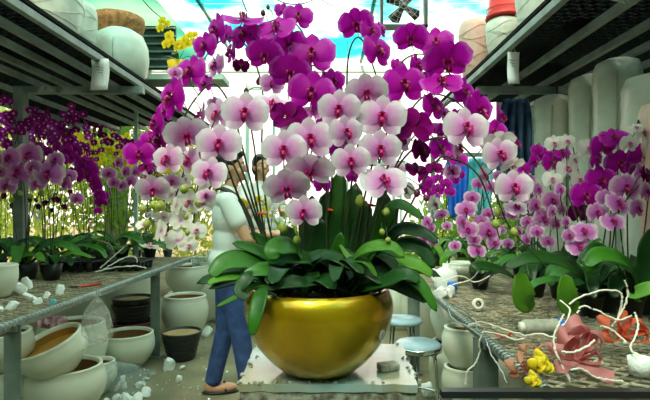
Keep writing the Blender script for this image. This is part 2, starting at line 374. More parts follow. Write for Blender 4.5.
bx(bm, (-1.62, 9.6, 1.95), (.07, .07, 3.9)); bx(bm, (-1.38, 9.6, 3.55), (.45, .05, .05)); bx(bm, (-1.2, 9.6, 3.75), (.05, .05, .4)); bx(bm, (-1.1, 9.6, 1.95), (.05, .05, 3.2)); bx(bm, (1.25, 9.6, 1.95), (.06, .06, 3.9))
struct('trim_3', bm, MPALE)
# far low building and tarpaulins at the open end
struct('wall_back', box((-2.95, 7.0, 3.5), (1.5, .04, .62)), MSLATE)
struct('trim_12', box((-3.4, 6.2, 3.92), (2.3, 5.6, .012)), MNET)
bm = bmesh.new()
for k in range(6): bx(bm, (-2.95, 6.96, 3.22 + k * .11), (1.5, .05, .02), (R(25), 0, 0))
struct('trim_4', bm, MBEAM)

def dup_mesh_strips(bm, x0, x1, y0, y1, z, sp, t, diag=True, skew=.55, zr=.0):
    """expanded metal: two families of slanting wires clipped to the rectangle"""
    for s in (1, -1):
        c = -(x1 - x0)
        while c < (y1 - y0) + (x1 - x0):
            # line y = c + s*skew*(x)
            pts = []
            for x in (x0, x1):
                pts.append((x, y0 + c + (skew * (x - x0) if s > 0 else skew * (x1 - x))))
            (xa, ya), (xb, yb) = pts
            def clip(xa, ya, xb, yb):
                for lim, up in ((y0, False), (y1, True)):
                    ia = ya > lim if up else ya < lim; ib = yb > lim if up else yb < lim
                    if ia and ib: return None
                    if ia or ib:
                        q = (lim - ya) / (yb - ya); xm = xa + (xb - xa) * q
                        if ia: xa, ya = xm, lim
                        else: xb, yb = xm, lim
                return xa, ya, xb, yb
            r = clip(xa, ya, xb, yb)
            if r:
                xa, ya, xb, yb = r; a, b = Vector((xa, ya, z)), Vector((xb, yb, z)); d = b - a
                if d.length > .01: bx(bm, (a + b) / 2, (d.length, t, t * .8), (0, 0, math.atan2(d.y, d.x)))
            c += sp
def bench(name, label, x0, x1, y0, y1, z, legs, front):
    t = thing(name, label, 'bench', (0, 0, 0))
    bm = bmesh.new(); dup_mesh_strips(bm, x0, x1, y0, y1, z - .006, .050, .006); obj('mesh_top', bm, MWIRE, t, False)
    bm = bmesh.new(); tube(bm, [(front, y0, z - .012), (front, y1, z - .012)], .014, 10)
    y = y0
    while y < y1:  # wire ends wrapped round the edge pipe
        tube(bm, [(front + .017 * math.cos(a) , y + a * .002, z - .012 + .017 * math.sin(a)) for a in [R(q) for q in range(-60, 241, 50)]], .0028, 4); y += .03
    obj('edge_pipe', bm, MGALV, t)
    bm = bmesh.new(); o = x1 if abs(x1 - front) > abs(x0 - front) else x0
    bx(bm, (o, (y0 + y1) / 2, z - .03), (.04, y1 - y0, .04)); bx(bm, (front + (.03 if o > front else -.03), (y0 + y1) / 2, z - .035), (.03, y1 - y0, .03))
    for y in [y0 + .02] + [l for l in legs] + [y1 - .02]: bx(bm, ((x0 + x1) / 2, y, z - .04), (x1 - x0, .035, .035))
    obj('frame', bm, MGALV, t, False)
    for y in legs:
        for x in (front + (.025 if o > front else -.025), o):
            bm = bmesh.new(); s = .075; bx(bm, (x, y, (z - .03) / 2), (s, .006, z - .03)); bx(bm, (x - s / 2, y + s / 2, (z - .03) / 2), (.006, s, z - .03)); bx(bm, (x, y, .01), (.1, .1, .01)); obj('leg', bm, MPOST, t, False)
    return t
bench('plant_bench', 'wire mesh bench with galvanised edge pipe under the shelf with wicker pot, tilted pot beneath', -2.75, -1.4, .9, 4.95, .73, (2.2, 4.0), -1.4)
bench('plant_bench', 'wire mesh bench littered with wires, pink bow and spool', .60, 2.3, 1.36, 4.6, .73, (1.93, 3.62), .60)

def shelf(label, front, back, y0, y1, beams, cross, post):
    t = thing('overhead_shelf', label, 'shelf', (0, 0, 0)); z = 2.16
    for x in beams:
        bm = bmesh.new(); s = 1 if back > front else -1
        bx(bm, (x, (y0 + y1) / 2, z - .02), (.006, y1 - y0, .036)); bx(bm, (x + s * .016, (y0 + y1) / 2, z - .036), (.032, y1 - y0, .005)); obj('beam', bm, MBEAM, t, False)
    bm = bmesh.new(); a, b = sorted((front, back)); dup_mesh_strips(bm, a, b, y0, y1, z + .012, .030, .0085, skew=.5)
    y = y0
    while y < y1: bx(bm, ((a + b) / 2, y, z + .018), (b - a, .016, .008)); y += .05
    obj('mesh_deck', bm, MDECK, t, False)
    bm = bmesh.new(); bx(bm, (front, (y0 + y1) / 2, z + .018), (.012, y1 - y0, .02)); obj('edge_strip', bm, MDECK, t, False)
    for y in cross:
        bm = bmesh.new(); bx(bm, (post[0] + (front - post[0]) / 2 + (.06 if front > 0 else .05), y, z - .085), (abs(front - post[0]) - .0, .05, .05)); obj('crossbar', bm, MBEAM, t, False)
        bm = bmesh.new(); bx(bm, (post[0], y, (z - .06) / 2), (.07, .07, z - .06)); obj('post', bm, MPOST, t, False)
    bm = bmesh.new(); bx(bm, (back, (y0 + y1) / 2, z - .03), (.04, y1 - y0, .07)); obj('back_beam', bm, MBEAM, t, False)
    return t
shelf('dark mesh overhead shelf carrying the covered pot with wicker rim', -1.4, -2.8, .9, 5.7, (-1.4, -1.6, -1.78, -1.96, -2.14, -2.45), (1.6, 3.55), (-2.24,))
shelf('dark mesh overhead shelf carrying the peach wrapped and red-topped pots', 1.0, 2.5, .9, 4.4, (1.0, 1.31, 1.57, 1.78, 2.0, 2.25), (1.6, 3.55), (2.3,))

def price_tag(label, x, y, z, w, h, yaw, g):
    t = thing('price_tag', label, 'tag', (x, y, z), yaw, g)
    bm = bmesh.new(); n = 5; 
    for i in range(n + 1):
        for j in (-1, 1): bm.verts.new((j * w / 2 + .002 * math.sin(i * 1.1), .008 * math.sin(i * .8), -h * i / n))
    bm.verts.ensure_lookup_table()
    for i in range(n): bm.faces.new((bm.verts[2 * i], bm.verts[2 * i + 1], bm.verts[2 * i + 3], bm.verts[2 * i + 2]))
    o = obj('card', bm, MPAPER, t); s = o.modifiers.new('s', 'SOLIDIFY'); s.thickness = .0015
    bm = bmesh.new()
    for k, q in enumerate((.25, .34, .43)): bx(bm, (-.008 + .004 * k, -.004 + .008 * math.sin(q * 4), -h * q), (w * (.5 - .1 * k), .002, .003), (0, .15, 0))
    obj('ink', bm, MGREY, t, False)
    bm = bmesh.new(); tube(bm, [(-w * .2, 0, -.004), (0, .004, .03), (w * .2, 0, -.004)], .0015, 4); obj('string', bm, MTWIST, t)
price_tag('creased white tag hanging from the shelf that carries the wicker-rimmed pot', -1.40, 2.98, 2.13, .115, .19, R(-8), 'tags on the shelf edges')
price_tag('long narrow white tag hanging from the shelf edge with the red-topped pot', 1.03, 2.75, 2.10, .07, .18, R(8), 'tags on the shelf edges')
price_tag('white tag at the very top edge of the picture', 1.06, 1.82, 2.11, .09, .12, R(25), 'tags on the shelf edges')
bm = bmesh.new(); tube(bm, [(1.62, 3.5, 2.1), (1.62, 3.49, 1.99), (1.625, 3.48, 1.96), (1.64, 3.48, 1.955)], .011, 6); tag(obj('hanging_hook', bm, MRPOT), 'rusty brown hook hanging from the shelf crossbar', 'hook')

# fan in a square frame
t = thing('box_fan', 'black box fan in a square wire frame hanging under the roof', 'fan', (.90, 6.0, 3.70))
bm = bmesh.new(); h = .27
for s in (1, -1): bx(bm, (0, 0, s * h), (2 * h + .04, .12, .035)); bx(bm, (s * h, 0, 0), (.035, .12, 2 * h + .04))
obj('frame', bm, MBLK, t, False)
bm = bmesh.new()
for r in (.06, .12, .18, .24): tube(bm, [(r * math.cos(a), -.05, r * math.sin(a)) for a in [2 * math.pi * k / 24 for k in range(25)]], .0025, 4)
for k in range(8): a = math.pi * k / 8; tube(bm, [(-.26 * math.cos(a), -.05, -.26 * math.sin(a)), (.26 * math.cos(a), -.05, .26 * math.sin(a))], .0025, 4)
obj('grille', bm, MGREY, t)
for k in range(4):
    bm = bmesh.new(); a = R(45 + 90 * k + 12)
    q = [(.03, -.03), (.22, -.085), (.24, 0), (.20, .07), (.03, .03)]
    vs = [bm.verts.new((x * math.cos(a) - y * math.sin(a), .02 + .25 * y, x * math.sin(a) + y * math.cos(a))) for x, y in q]; bm.faces.new(vs)
    o = obj('blade', bm, MBLK, t); s = o.modifiers.new('s', 'SOLIDIFY'); s.thickness = .006
bm = bmesh.new(); bmesh.ops.create_cone(bm, cap_ends=True, segments=20, radius1=.05, radius2=.045, depth=.1, matrix=Matrix.Rotation(R(90), 4, 'X')); obj('motor', bm, MBLK, t)
bm = bmesh.new()
for s in (1, -1): tube(bm, [(s * .22, 0, h), (s * .22, 0, .34)], .005, 5)
obj('hanger', bm, MBLK, t)
for lab, pts in (('thin dark cable running down to the fan', [(-.6, 5.9, 4.0), (.2, 6, 3.6), (.62, 6, 3.42)]), ('thin black cable loop sagging below the roof above the magenta orchids', [at(265, -8, 5), at(285, 3, 5), at(305, 3, 5), at(328, -8, 5)]),
                 ('thin dark cable dropping above the topmost magenta flowers', [at(240, -8, 4.5), at(243, 2, 4.5), at(247, 12, 4.5)]), ('dark cable slanting beside the yellow hanging orchid', [at(138, -6, 6), at(150, 8, 6), at(166, 22, 6)])):
    bm = bmesh.new(); tube(bm, smoothpath(pts, 6), .006, 5); tag(obj('cable', bm, MBLK), lab, 'cable')

# ---------------------------------------------------------------- trees and shrubs behind
def bush(name, label, c, rad, n, m, leafs=.07, trunk=None, group=None, cat='shrub'):
    t = thing(name, label, cat, c, 0, group); bm = bmesh.new(); rnd = random.Random(hash(label) % 1000 if False else len(label) + int(c[0] * 10))
    for _ in range(n):
        d = Vector((rnd.gauss(0, 1), rnd.gauss(0, 1), rnd.gauss(0, 1))).normalized() * (rnd.random() ** .35)
        p = Vector((d.x * rad[0], d.y * rad[1], rad[2] + d.z * rad[2])); s = leafs * rnd.uniform(.5, 1.3)
        e = Euler((rnd.uniform(0, 6), rnd.uniform(0, 6), rnd.uniform(0, 6))).to_matrix()
        bm.faces.new([bm.verts.new(p + e @ Vector(q) * s) for q in ((-1, 0, 0), (-.2, .45, .1), (1, 0, 0), (-.2, -.45, .1))])
    obj('foliage', bm, m, t)
    bm = bmesh.new(); h = rad[2]
    tube(bm, [(0, 0, 0), (.04, 0, h * .6), (0, .03, h * 1.5)], [.05, .035, .01], 7)
    for k in range(5): a = k * 1.3; tube(bm, [(.03, 0, h * .5), (math.cos(a) * rad[0] * .5, math.sin(a) * rad[1] * .5, h * 1.2)], [.02, .006], 5)
    obj('trunk', bm, MBARK, t); return t
bush('leafy_shrub', 'tall yellow-green shrub outside, behind the dark magenta orchid row', (-4.9, 8.2, 0), (1.3, .8, 1.85), 3200, MBUSH2)
bush('leafy_shrub', 'bright green shrub outside between two yellow-green ones', (-3.7, 8.8, 0), (1.0, .8, 1.75), 2600, MBUSH)
bush('leafy_shrub', 'yellow-green shrub outside beside the pale tree trunk', (-2.6, 9.4, 0), (.9, .7, 1.3), 2200, MBUSH2)
bush('leafy_shrub', 'big green shrub outside at the outer edge beyond the mesh bench', (-6.5, 8.8, 0), (1.2, .9, 1.9), 2600, MBUSH)
bush('leafy_shrub', 'low green shrub in the distance behind the person', (-1.2, 9.0, 0), (.8, .6, .70), 1300, MBUSH)
bush('leafy_shrub', 'low dark green shrub behind the blue cloth, deep in the greenhouse', (1.9, 7.0, 0), (.9, .6, .75), 1500, MBUSH)
t = thing('tree_trunk', 'pale grey tree trunk rising beyond the yellow orchids', 'tree', (-4.0, 9.0, 0))
bm = bmesh.new(); tube(bm, smoothpath([(0, 0, 0), (.05, 0, 1.5), (-.02, 0, 3), (.25, 0, 4.6)], 6), [.2 - .004 * k for k in range(19)], 12); obj('trunk', bm, MBARK, t)
bm = bmesh.new(); tube(bm, smoothpath([(0, 0, 2.4), (.45, .1, 3.1), (.7, .1, 4.4)], 5), [.09] * 11, 9); obj('branch', bm, MBARK, t)

# ---------------------------------------------------------------- pots on the overhead shelves
def sack_prof(r, h, k=1.0):
    return [(0, 0), (r * .62, 0), (r * .74, h * .1), (r * .86, h * .3), (r * .96, h * .55), (r, h * .75), (r * .97, h * .9), (r * .85, h * .99), (r * .5, h * 1.01), (0, h * 1.0)]
def wrapped(label, c, r, h, m=MPOTW, wob=.03, part=None, group='wrapped pots on the shelves'):
    t = thing('wrapped_pot', label, 'pot', c, 0, group); bm = bmesh.new(); lathe(bm, sack_prof(r, h), 36, wob=wob); obj('body', bm, m, t)
    bm = bmesh.new()
    for k in range(7):
        z = h * (.15 + .11 * k); rr = r * (.80 + .2 * min(1, z / h / .7)) + .002
        tube(bm, [(rr * math.cos(a), rr * math.sin(a), z + .03 * math.sin(2 * a + k * 1.7)) for a in [2 * math.pi * q / 28 for q in range(29)]], .0018, 4)
    obj('wrapping_crease', bm, m, t)
    return t
Z = 2.185
wrapped('white wrapped pot cut off by the corner of the picture, on the shelf', (-1.98, 2.75, Z), .21, .40)
wrapped('white wrapped pot on the shelf with brown stains, beside the corner one', (-1.72, 3.05, Z), .17, .40)
wrapped('slim white wrapped pot standing between stained pot and wicker-rimmed pot', (-1.76, 3.42, Z), .125, .46)
wrapped('white wrapped pot standing behind the wicker-rimmed pot', (-1.98, 4.55, Z), .16, .85)
t = thing('covered_pot', 'round white cloth-covered pot with dark seam on the shelf', 'pot', (-1.62, 3.78, Z))
bm = bmesh.new(); lathe(bm, [(0, 0), (.15, 0), (.20, .08), (.215, .18), (.205, .28), (.17, .36), (.10, .405), (0, .415)], 40, wob=.012); obj('cover', bm, MPOTW, t)
bm = bmesh.new(); tube(bm, [(.218 * math.cos(R(-80)) * math.cos(b) * 1.0, -.218 * math.cos(b), .2 + .2 * math.sin(b)) for b in [R(q) for q in range(-50, 80, 10)]], .003, 4); obj('seam', bm, MGREY, t)
pot('wicker_pot', 'brown wicker-rimmed planter leaning behind the round covered pot on the shelf', 'pot', (-1.80, 4.17, Z + .19), [(0, 0), (.12, 0), (.17, .2), (.20, .36), (.215, .40), (.21, .46), (.185, .46), (.18, .4), (.12, .1), (0, .08)], MWICK)
wrapped('low wrapped pot underneath the wicker-rimmed planter', (-1.80, 4.17, Z), .15, .185)
wrapped('peach coloured wrapped pot on the shelf end', (1.09, 3.70, Z), .118, .44, MPEACH, .02)
wrapped('white wrapped pot next to the peach one, below the red bucket', (1.165, 3.30, Z), .115, .30)
wrapped('white wrapped pot nearest to the long narrow tag, above shelf edge', (1.22, 2.90, Z), .12, .46)
wrapped('tall white wrapped pot standing behind the red-topped ones', (1.48, 3.3, Z), .13, .62)
wrapped('white wrapped pot cut off by the top of the picture above the long tag', (1.27, 2.5, Z), .11, .42)
t = thing('red_bucket', 'red plastic bucket upside down on a white wrapped pot on the shelf', 'bucket', (1.165, 3.30, Z + .305))
bm = bmesh.new(); lathe(bm, [(.10, 0), (.115, .005), (.113, .03), (.10, .035), (.075, .30), (0, .305)], 28); obj('body', bm, MRED, t)
bm = bmesh.new(); lathe(bm, [(.108, .06), (.112, .065), (.108, .07)], 28); obj('band', bm, MRED, t)
# tall wrapped stacks under the right shelf
def stack(label, c, r, h, m=MPOTW):
    t = thing('pot_stack', label, 'pot stack', c, 0, 'wrapped stacks of pots under the shelf'); bm = bmesh.new()
    n = 9; prof = [(0, 0), (r * .78, 0)]
    for k in range(n):
        z = h * (k + .5) / n * .92; rr = r * (.86 + .12 * (k / n)); prof += [(rr, z), (rr * 1.012, z + h * .02), (rr * .995, z + h * .045)]
    prof += [(r * .98, h * .94), (r * .86, h * .985), (r * .5, h), (0, h)]
    lathe(bm, prof, 36, wob=.02); obj('wrapped_pots', bm, m, t)
    bm = bmesh.new(); tube(bm, [(-r * .55, -r * .86, h * .08), (-r * .6, -r * .86, h * .5), (-r * .5, -r * .88, h * .93)], .005, 5); obj('wrapping_seam', bm, m, t); return t
stack('tall white wrapped pot stack beside the navy cloth under the shelf', (1.60, 3.50, .74), .14, 1.28)
stack('tall white wrapped pot stack, narrow, second one from the navy cloth', (1.71, 3.21, .74), .14, 1.35)
stack('tall white wrapped pot stack, third one from the navy cloth', (1.70, 2.90, .74), .135, 1.36)
stack('broad white wrapped pot stack with a shiny crease beside the peach wrapping', (1.72, 2.56, .74), .18, 1.18)
t = stack('pot stack in peach and white wrapping at the outer edge', (1.56, 2.28, .74), .11, .98, MPEACH)
# navy cloth hanging under the right shelf, blue sheet deep inside
def cloth(name, label, cat, c, w, h, m, amp=.03, taper=.2, nx=22, nz=16):
    bm = bmesh.new(); g = []
    for j in range(nz + 1):
        v = j / nz; g.append([bm.verts.new(((u / nx - .5) * w * (1 - taper * (1 - v) * .6 + .12 * math.sin(v * 6)), amp * math.sin(u * 1.15 + 1.3 * math.sin(v * 3)) * (.4 + v), -h * v + .02 * math.sin(u * .8) * v)) for u in range(nx + 1)])
    for j in range(nz):
        for u in range(nx): bm.faces.new((g[j][u], g[j][u + 1], g[j + 1][u + 1], g[j + 1][u]))
    o = obj(name, bm, m); o.location = c; s = o.modifiers.new('s', 'SOLIDIFY'); s.thickness = .006; return tag(o, label, cat)
cloth('hanging_cloth', 'navy and faded blue cloth hanging from the end of the shelf', 'cloth', (1.41, 3.72, 2.05), .32, .62, MNAVY, .05, .7)
bm = bmesh.new(); bx(bm, (2.25, 6.1, 1.88), (2.0, .04, .05)); bx(bm, (1.28, 6.1, .94), (.05, .05, 1.88)); struct('trim_5', bm, MPOST)
cloth('hanging_sheet', 'bright blue plastic sheet hanging deep inside behind the magenta orchids', 'sheet', (1.56, 6.0, 1.85), .26, .75, MBLUE, .03, .1)
cloth('hanging_sheet', 'pale cyan plastic sheet hanging beside the bright blue one', 'sheet', (1.90, 6.2, 1.85), .3, .95, MCYAN, .03, .1)
# ---------------------------------------------------------------- pedestal, bowl
t = thing('pedestal', 'rough concrete pedestal with chipped pale tile top under the gold bowl', 'pedestal', (0, 0, 0))
bm = bmesh.new(); bx(bm, (-.005, 1.585, .353), (.50, .40, .705)); bmesh.ops.subdivide_edges(bm, edges=bm.edges[:], cuts=7, use_grid_fill=True)
rr = random.Random(3)
for v in bm.verts:
    if v.co.z < .70: v.co += Vector((rr.uniform(-.006, .006), rr.uniform(-.006, .006), 0))
obj('concrete_block', bm, MCONC, t, False)
bm = bmesh.new(); vs = []
N = 60; ring = []
for (ax, ay), (b_x, b_y) in (((-.258, 1.385), (.250, 1.380)), ((.250, 1.380), (.262, 1.79)), ((.262, 1.79), (-.27, 1.79)), ((-.27, 1.79), (-.258, 1.385))):
    for k in range(N // 4): u = k / (N // 4); ring.append((ax + (b_x - ax) * u + rr.uniform(-.004, .004), ay + (b_y - ay) * u + rr.uniform(-.005, .005)))
f = bm.faces.new([bm.verts.new((x, y, .708)) for x, y in ring]); e = bmesh.ops.extrude_face_region(bm, geom=[f])
bmesh.ops.translate(bm, verts=[v for v in e['geom'] if isinstance(v, bmesh.types.BMVert)], vec=(0, 0, .022)); bmesh.ops.recalc_face_normals(bm, faces=bm.faces[:]); obj('tile_top', bm, MTILE, t, False)
bm = bmesh.new()
def chunk(bm, c, s, seed, k=1):
    q = random.Random(seed); r = bmesh.ops.create_icosphere(bm, subdivisions=k, radius=1)['verts']; e = Euler((q.uniform(0, 6), q.uniform(0, 6), q.uniform(0, 6))).to_matrix()
    for v in r:
        p = v.co * q.uniform(.7, 1.15); p = Vector((max(-.72, min(.72, p.x)), max(-.72, min(.72, p.y)), max(-.72, min(.72, p.z)))); v.co = Vector(c) + e @ Vector((p.x * s[0], p.y * s[1], p.z * s[2]))
for k in range(46):
    u = rr.uniform(-.255, .25); e_ = rr.random()
    c = (u, 1.387 + rr.uniform(-.003, .02) * rr.random(), .732) if e_ < .55 else (.255 + rr.uniform(-.02, .004), 1.38 + rr.random() * .4, .732) if e_ < .85 else (-.262 + rr.uniform(0, .02), 1.38 + rr.random() * .4, .732)
    chunk(bm, c, (rr.uniform(.003, .010), rr.uniform(.003, .010), rr.uniform(.002, .006)), k)
obj('cement_crumb', bm, MTREX, t, False)['kind'] = 'stuff'
bm = box((0, 0, 0), (.062, .04, .022), None, .004); o = obj('wood_offcut', bm, MTREX); o.location = (.178, 1.50, .742); o.rotation_euler = (0, 0, .35); tag(o, 'small cream offcut block lying on the pedestal beside the gold bowl', 'block')

BX, BY, BZ = -.034, 1.50, .731
gp = [(0, 0), (.085, 0), (.098, .004), (.128, .022), (.163, .055), (.193, .095), (.214, .14), (.2245, .18), (.226, .205), (.222, .228), (.213, .248), (.205, .256), (.199, .256), (.196, .25), (.202, .225), (.205, .19), (.19, .12), (.15, .06), (0, .04)]
sp_ = smoothpath([Vector((a, 0, b)) for a, b in gp[:11]], 3); prof = [(0 if p.x < 1e-4 else p.x, p.z) for p in sp_] + gp[11:]
prof = [prof[0]] + [p for p in prof[1:] if p[0] > .001] + [(0, .04)]
t = thing('gold_bowl', 'large glossy gold bowl holding the orchids on the pedestal', 'bowl', (BX, BY, BZ))
bm = bmesh.new(); lathe(bm, prof, 72); bmesh.ops.recalc_face_normals(bm, faces=bm.faces[:]); obj('body', bm, MGOLD, t)
bm = bmesh.new(); lathe(bm, [(0, .232), (.1, .236), (.198, .226)], 40); obj('soil', bm, MSOIL, t)
# round sticker with a mark on the bowl's flank
a = R(-34); d = Vector((math.cos(a), math.sin(a), 0)); tl = R(22)
bm = bmesh.new(); bmesh.ops.create_cone(bm, cap_ends=True, segments=28, radius1=.0155, radius2=.0152, depth=.0012)
o = obj('sticker', bm, MBOWP, t, False); nrm = Vector((d.x * math.cos(tl), d.y * math.cos(tl), -math.sin(tl) * .35)).normalized()
o.location = Vector((d.x * .2185, d.y * .2185, .138)); o.rotation_mode = 'QUATERNION'; o.rotation_quaternion = nrm.to_track_quat('Z', 'Y')
bm = bmesh.new()
tube(bm, [(.0105 * math.cos(q), .0105 * math.sin(q), .0009) for q in [2 * math.pi * k / 20 for k in range(21)]], .0007, 4)
tube(bm, [(-.003, -.005, .0009), (-.003, .005, .0009)], .0009, 4); tube(bm, [(.004, .005, .0009), (-.002, 0, .0009), (.004, -.005, .0009)], .0009, 4)
obj('printed_mark', bm, MGREY, o, False)

# ---------------------------------------------------------------- orchids in the gold bowl
def stem(*pts): return [at(*p) for p in pts]
G = 'orchids planted in the gold bowl'
def rt(px, Y, z=.962): return Vector(((px - 330) * Y / 490, Y, z))
def O(label, px, Y, stems, **k):
    r = rt(px, Y); return orchid(label, r, [[r] + stem(*s) for s in stems], group=G, **k)
O('orchid arching lowest over the wicker pot side, magenta flowers and dark buds', 283, 1.50, [[(264, 235, 1.5), (248, 170, 1.5), (232, 110, 1.47), (214, 84, 1.45), (196, 98, 1.43), (182, 122, 1.41), (168, 155, 1.40), (150, 180, 1.38), (135, 195, 1.38)]],
  flowers=[(191, 72, 30, 30, 'M'), (173, 98, 29, 37, 'M'), (157, 124, 20, 30, 'M'), (160, 139, 22, 28, 'D'), (175, 73, 14, 12, 'V'), (139, 154, 27, 22, 'M'), (146, 167, 16, 11, 'D'), (201, 116, 13, 25, 'V', 1.5), (165, 112, 18, 20, 'M', 1.46), (205, 84, 16, 16, 'M', 1.5), (150, 140, 18, 16, 'M', 1.44)],
  buds=[(153, 156, 8, 9, 'D'), (156, 164, 6, 7, 'D'), (144, 178, 7, 7, 'D'), (150, 172, 6, 6, 'D')],
  leaves=[([(279, 276, 1.42), (250, 262, 1.36), (226, 262, 1.33), (210, 277, 1.31)], .068, ML), ([(282, 268, 1.45), (260, 252, 1.4), (232, 243, 1.36)], .046, ML)])
O('orchid with magenta flowers climbing to the top beside the hanging yellow orchid', 292, 1.54, [[(270, 230, 1.54), (262, 150, 1.54), (263, 95, 1.54), (252, 55, 1.52), (235, 38, 1.5), (215, 45, 1.48), (200, 66, 1.46)]],
  flowers=[(217, 31, 20, 30, 'M'), (205, 46, 24, 24, 'M'), (226, 35, 15, 18, 'M', 1.53), (231, 53, 12, 21, 'M', 1.52), (216, 66, 18, 22, 'V', 1.53), (245, 36, 27, 27, 'M'), (243, 19, 36, 18, 'M'), (241, 66, 15, 13, 'D', 1.56), (215, 104, 14, 12, 'V', 1.55)],
  buds=[(259, 81, 6, 9, 'D', 1.56), (246, 91, 5, 7, 'D', 1.56)], leaves=[([(286, 262, 1.5), (268, 246, 1.46), (250, 233, 1.42)], .05, ML), ([(276, 280, 1.4), (245, 276, 1.34), (222, 278, 1.31), (207, 284, 1.29)], .030, ML3)])
O('orchid with the topmost magenta flowers of the bowl, tips above the cyan roof', 305, 1.52, [[(304, 220, 1.54), (308, 140, 1.54), (312, 80, 1.54), (306, 40, 1.52), (290, 20, 1.5), (268, 22, 1.48), (250, 34, 1.47)]],
  flowers=[(276, 28, 36, 27, 'M', 1.44), (298, 17, 27, 24, 'M'), (283, 11, 16, 14, 'M', 1.53), (264, 42, 18, 18, 'M', 1.5), (265, 56, 34, 23, 'M', 1.42), (290, 46, 32, 25, 'M', 1.46)],
  buds=[(263, 13, 5, 7, 'D'), (268, 7, 4, 6, 'D')], leaves=[([(303, 262, 1.42), (292, 247, 1.36), (275, 249, 1.33), (272, 260, 1.32)], .07, ML), ([(300, 290, 1.44), (290, 274, 1.37), (262, 270, 1.33), (243, 275, 1.32)], .055, ML)])
O('orchid with big magenta flowers in the very middle of the bouquet', 322, 1.52, [[(328, 220, 1.54), (334, 150, 1.54), (334, 100, 1.52), (322, 70, 1.48), (303, 68, 1.46), (288, 92, 1.44)]],
  flowers=[(312, 55, 42, 35, 'M', 1.44), (311, 93, 42, 35, 'M', 1.40), (290, 74, 38, 28, 'M', 1.43), (289, 118, 34, 20, 'D', 1.36, 1), (333, 82, 22, 23, 'M', 1.5), (326, 123, 17, 15, 'M', 1.48), (318, 165, 18, 18, 'M', 1.52), (338, 148, 18, 22, 'M', 1.52), (326, 145, 18, 18, 'M', 1.53), (322, 185, 16, 16, 'M', 1.53), (272, 84, 22, 20, 'V', 1.5), (328, 105, 20, 20, 'M', 1.5)],
  clips=[(333, 150, 1.54), (322, 208, 1.54)], leaves=[([(333, 290, 1.46), (337, 262, 1.42), (341, 232, 1.40)], .05, ML), ([(322, 288, 1.5), (312, 262, 1.42), (288, 258, 1.36), (268, 262, 1.34)], .055, ML)])
O('orchid on a thin bowed stem with four magenta flowers below the fan', 340, 1.53, [[(343, 200, 1.54), (346, 120, 1.54), (348, 60, 1.53), (356, 38, 1.5), (366, 46, 1.48), (376, 75, 1.47), (388, 105, 1.46)]],
  flowers=[(356, 25, 32, 22, 'M'), (371, 32, 20, 24, 'M'), (377, 51, 26, 31, 'M'), (381, 30, 10, 15, 'M', 1.54)], buds=[(390, 100, 7, 8, 'D')],
  leaves=[([(352, 285, 1.44), (358, 262, 1.38), (376, 247, 1.36), (405, 258, 1.34)], .047, ML)])
O('orchid arching towards the peach wrapped pot with pink-edged magenta flowers', 350, 1.52, [[(362, 210, 1.52), (378, 140, 1.52), (388, 90, 1.5), (402, 62, 1.48), (420, 54, 1.47), (438, 62, 1.46), (455, 80, 1.45), (470, 100, 1.44)]],
  flowers=[(411, 39, 32, 20, 'M'), (436, 43, 31, 26, 'M', 1.46), (447, 62, 44, 28, 'M', 1.44), (464, 93, 24, 28, 'M', 1.45), (417, 66, 15, 20, 'M', 1.52), (398, 66, 14, 14, 'M', 1.52), (478, 112, 32, 38, 'M', 1.46)],
  leaves=[([(372, 283, 1.46), (392, 262, 1.4), (415, 264, 1.37), (433, 276, 1.36)], .05, ML3), ([(368, 262, 1.44), (382, 228, 1.42), (398, 205, 1.4), (424, 219, 1.38)], .05, ML)])
O('orchid with magenta flowers reaching furthest towards the navy cloth', 362, 1.5, [[(376, 210, 1.52), (390, 160, 1.5), (405, 120, 1.48), (425, 96, 1.46), (450, 98, 1.44), (475, 118, 1.43), (500, 138, 1.42), (516, 152, 1.42)]],
  flowers=[(442, 83, 38, 24, 'M', 1.41), (404, 85, 40, 36, 'M', 1.42), (433, 107, 22, 26, 'M'), (443, 114, 14, 16, 'V', 1.5), (500, 117, 13, 24, 'M'), (494, 132, 24, 20, 'M'), (515, 143, 13, 20, 'M'), (480, 140, 20, 18, 'M', 1.47), (425, 82, 18, 18, 'M', 1.5), (455, 118, 18, 16, 'M', 1.49)],
  leaves=[([(378, 290, 1.42), (398, 272, 1.36), (420, 285, 1.34), (437, 312, 1.32)], .044, ML, (.2, -.85, .5)), ([(372, 270, 1.45), (396, 232, 1.42), (420, 232, 1.4), (438, 243, 1.38)], .05, ML2)])
O('orchid with deep wine flowers and dark buds below the pink-edged magenta arch', 356, 1.47, [[(376, 220, 1.5), (390, 180, 1.48), (404, 150, 1.46), (420, 132, 1.44), (436, 140, 1.44), (448, 160, 1.44)]],
  flowers=[(412, 127, 40, 34, 'D', 1.37, 1), (421, 151, 19, 23, 'D'), (417, 170, 22, 15, 'D'), (434, 168, 15, 12, 'D'), (441, 149, 24, 24, 'M', 1.5), (457, 158, 22, 16, 'M', 1.48), (430, 128, 20, 14, 'M', 1.5), (445, 132, 18, 18, 'M', 1.5), (396, 170, 18, 16, 'P', 1.5), (404, 190, 20, 20, 'W', 1.5), (452, 172, 16, 14, 'V', 1.5), (434, 205, 14, 18, 'W', 1.5)],
  buds=[(417, 193, 7, 9, 'D', 1.42), (426, 198, 6, 8, 'D', 1.42), (421, 186, 5, 6, 'D', 1.42)],
  leaves=[([(362, 290, 1.38), (384, 282, 1.33), (405, 274, 1.30), (420, 282, 1.29)], .05, ML2), ([(378, 262, 1.46), (398, 246, 1.42), (420, 248, 1.4), (434, 268, 1.38)], .06, ML2)])
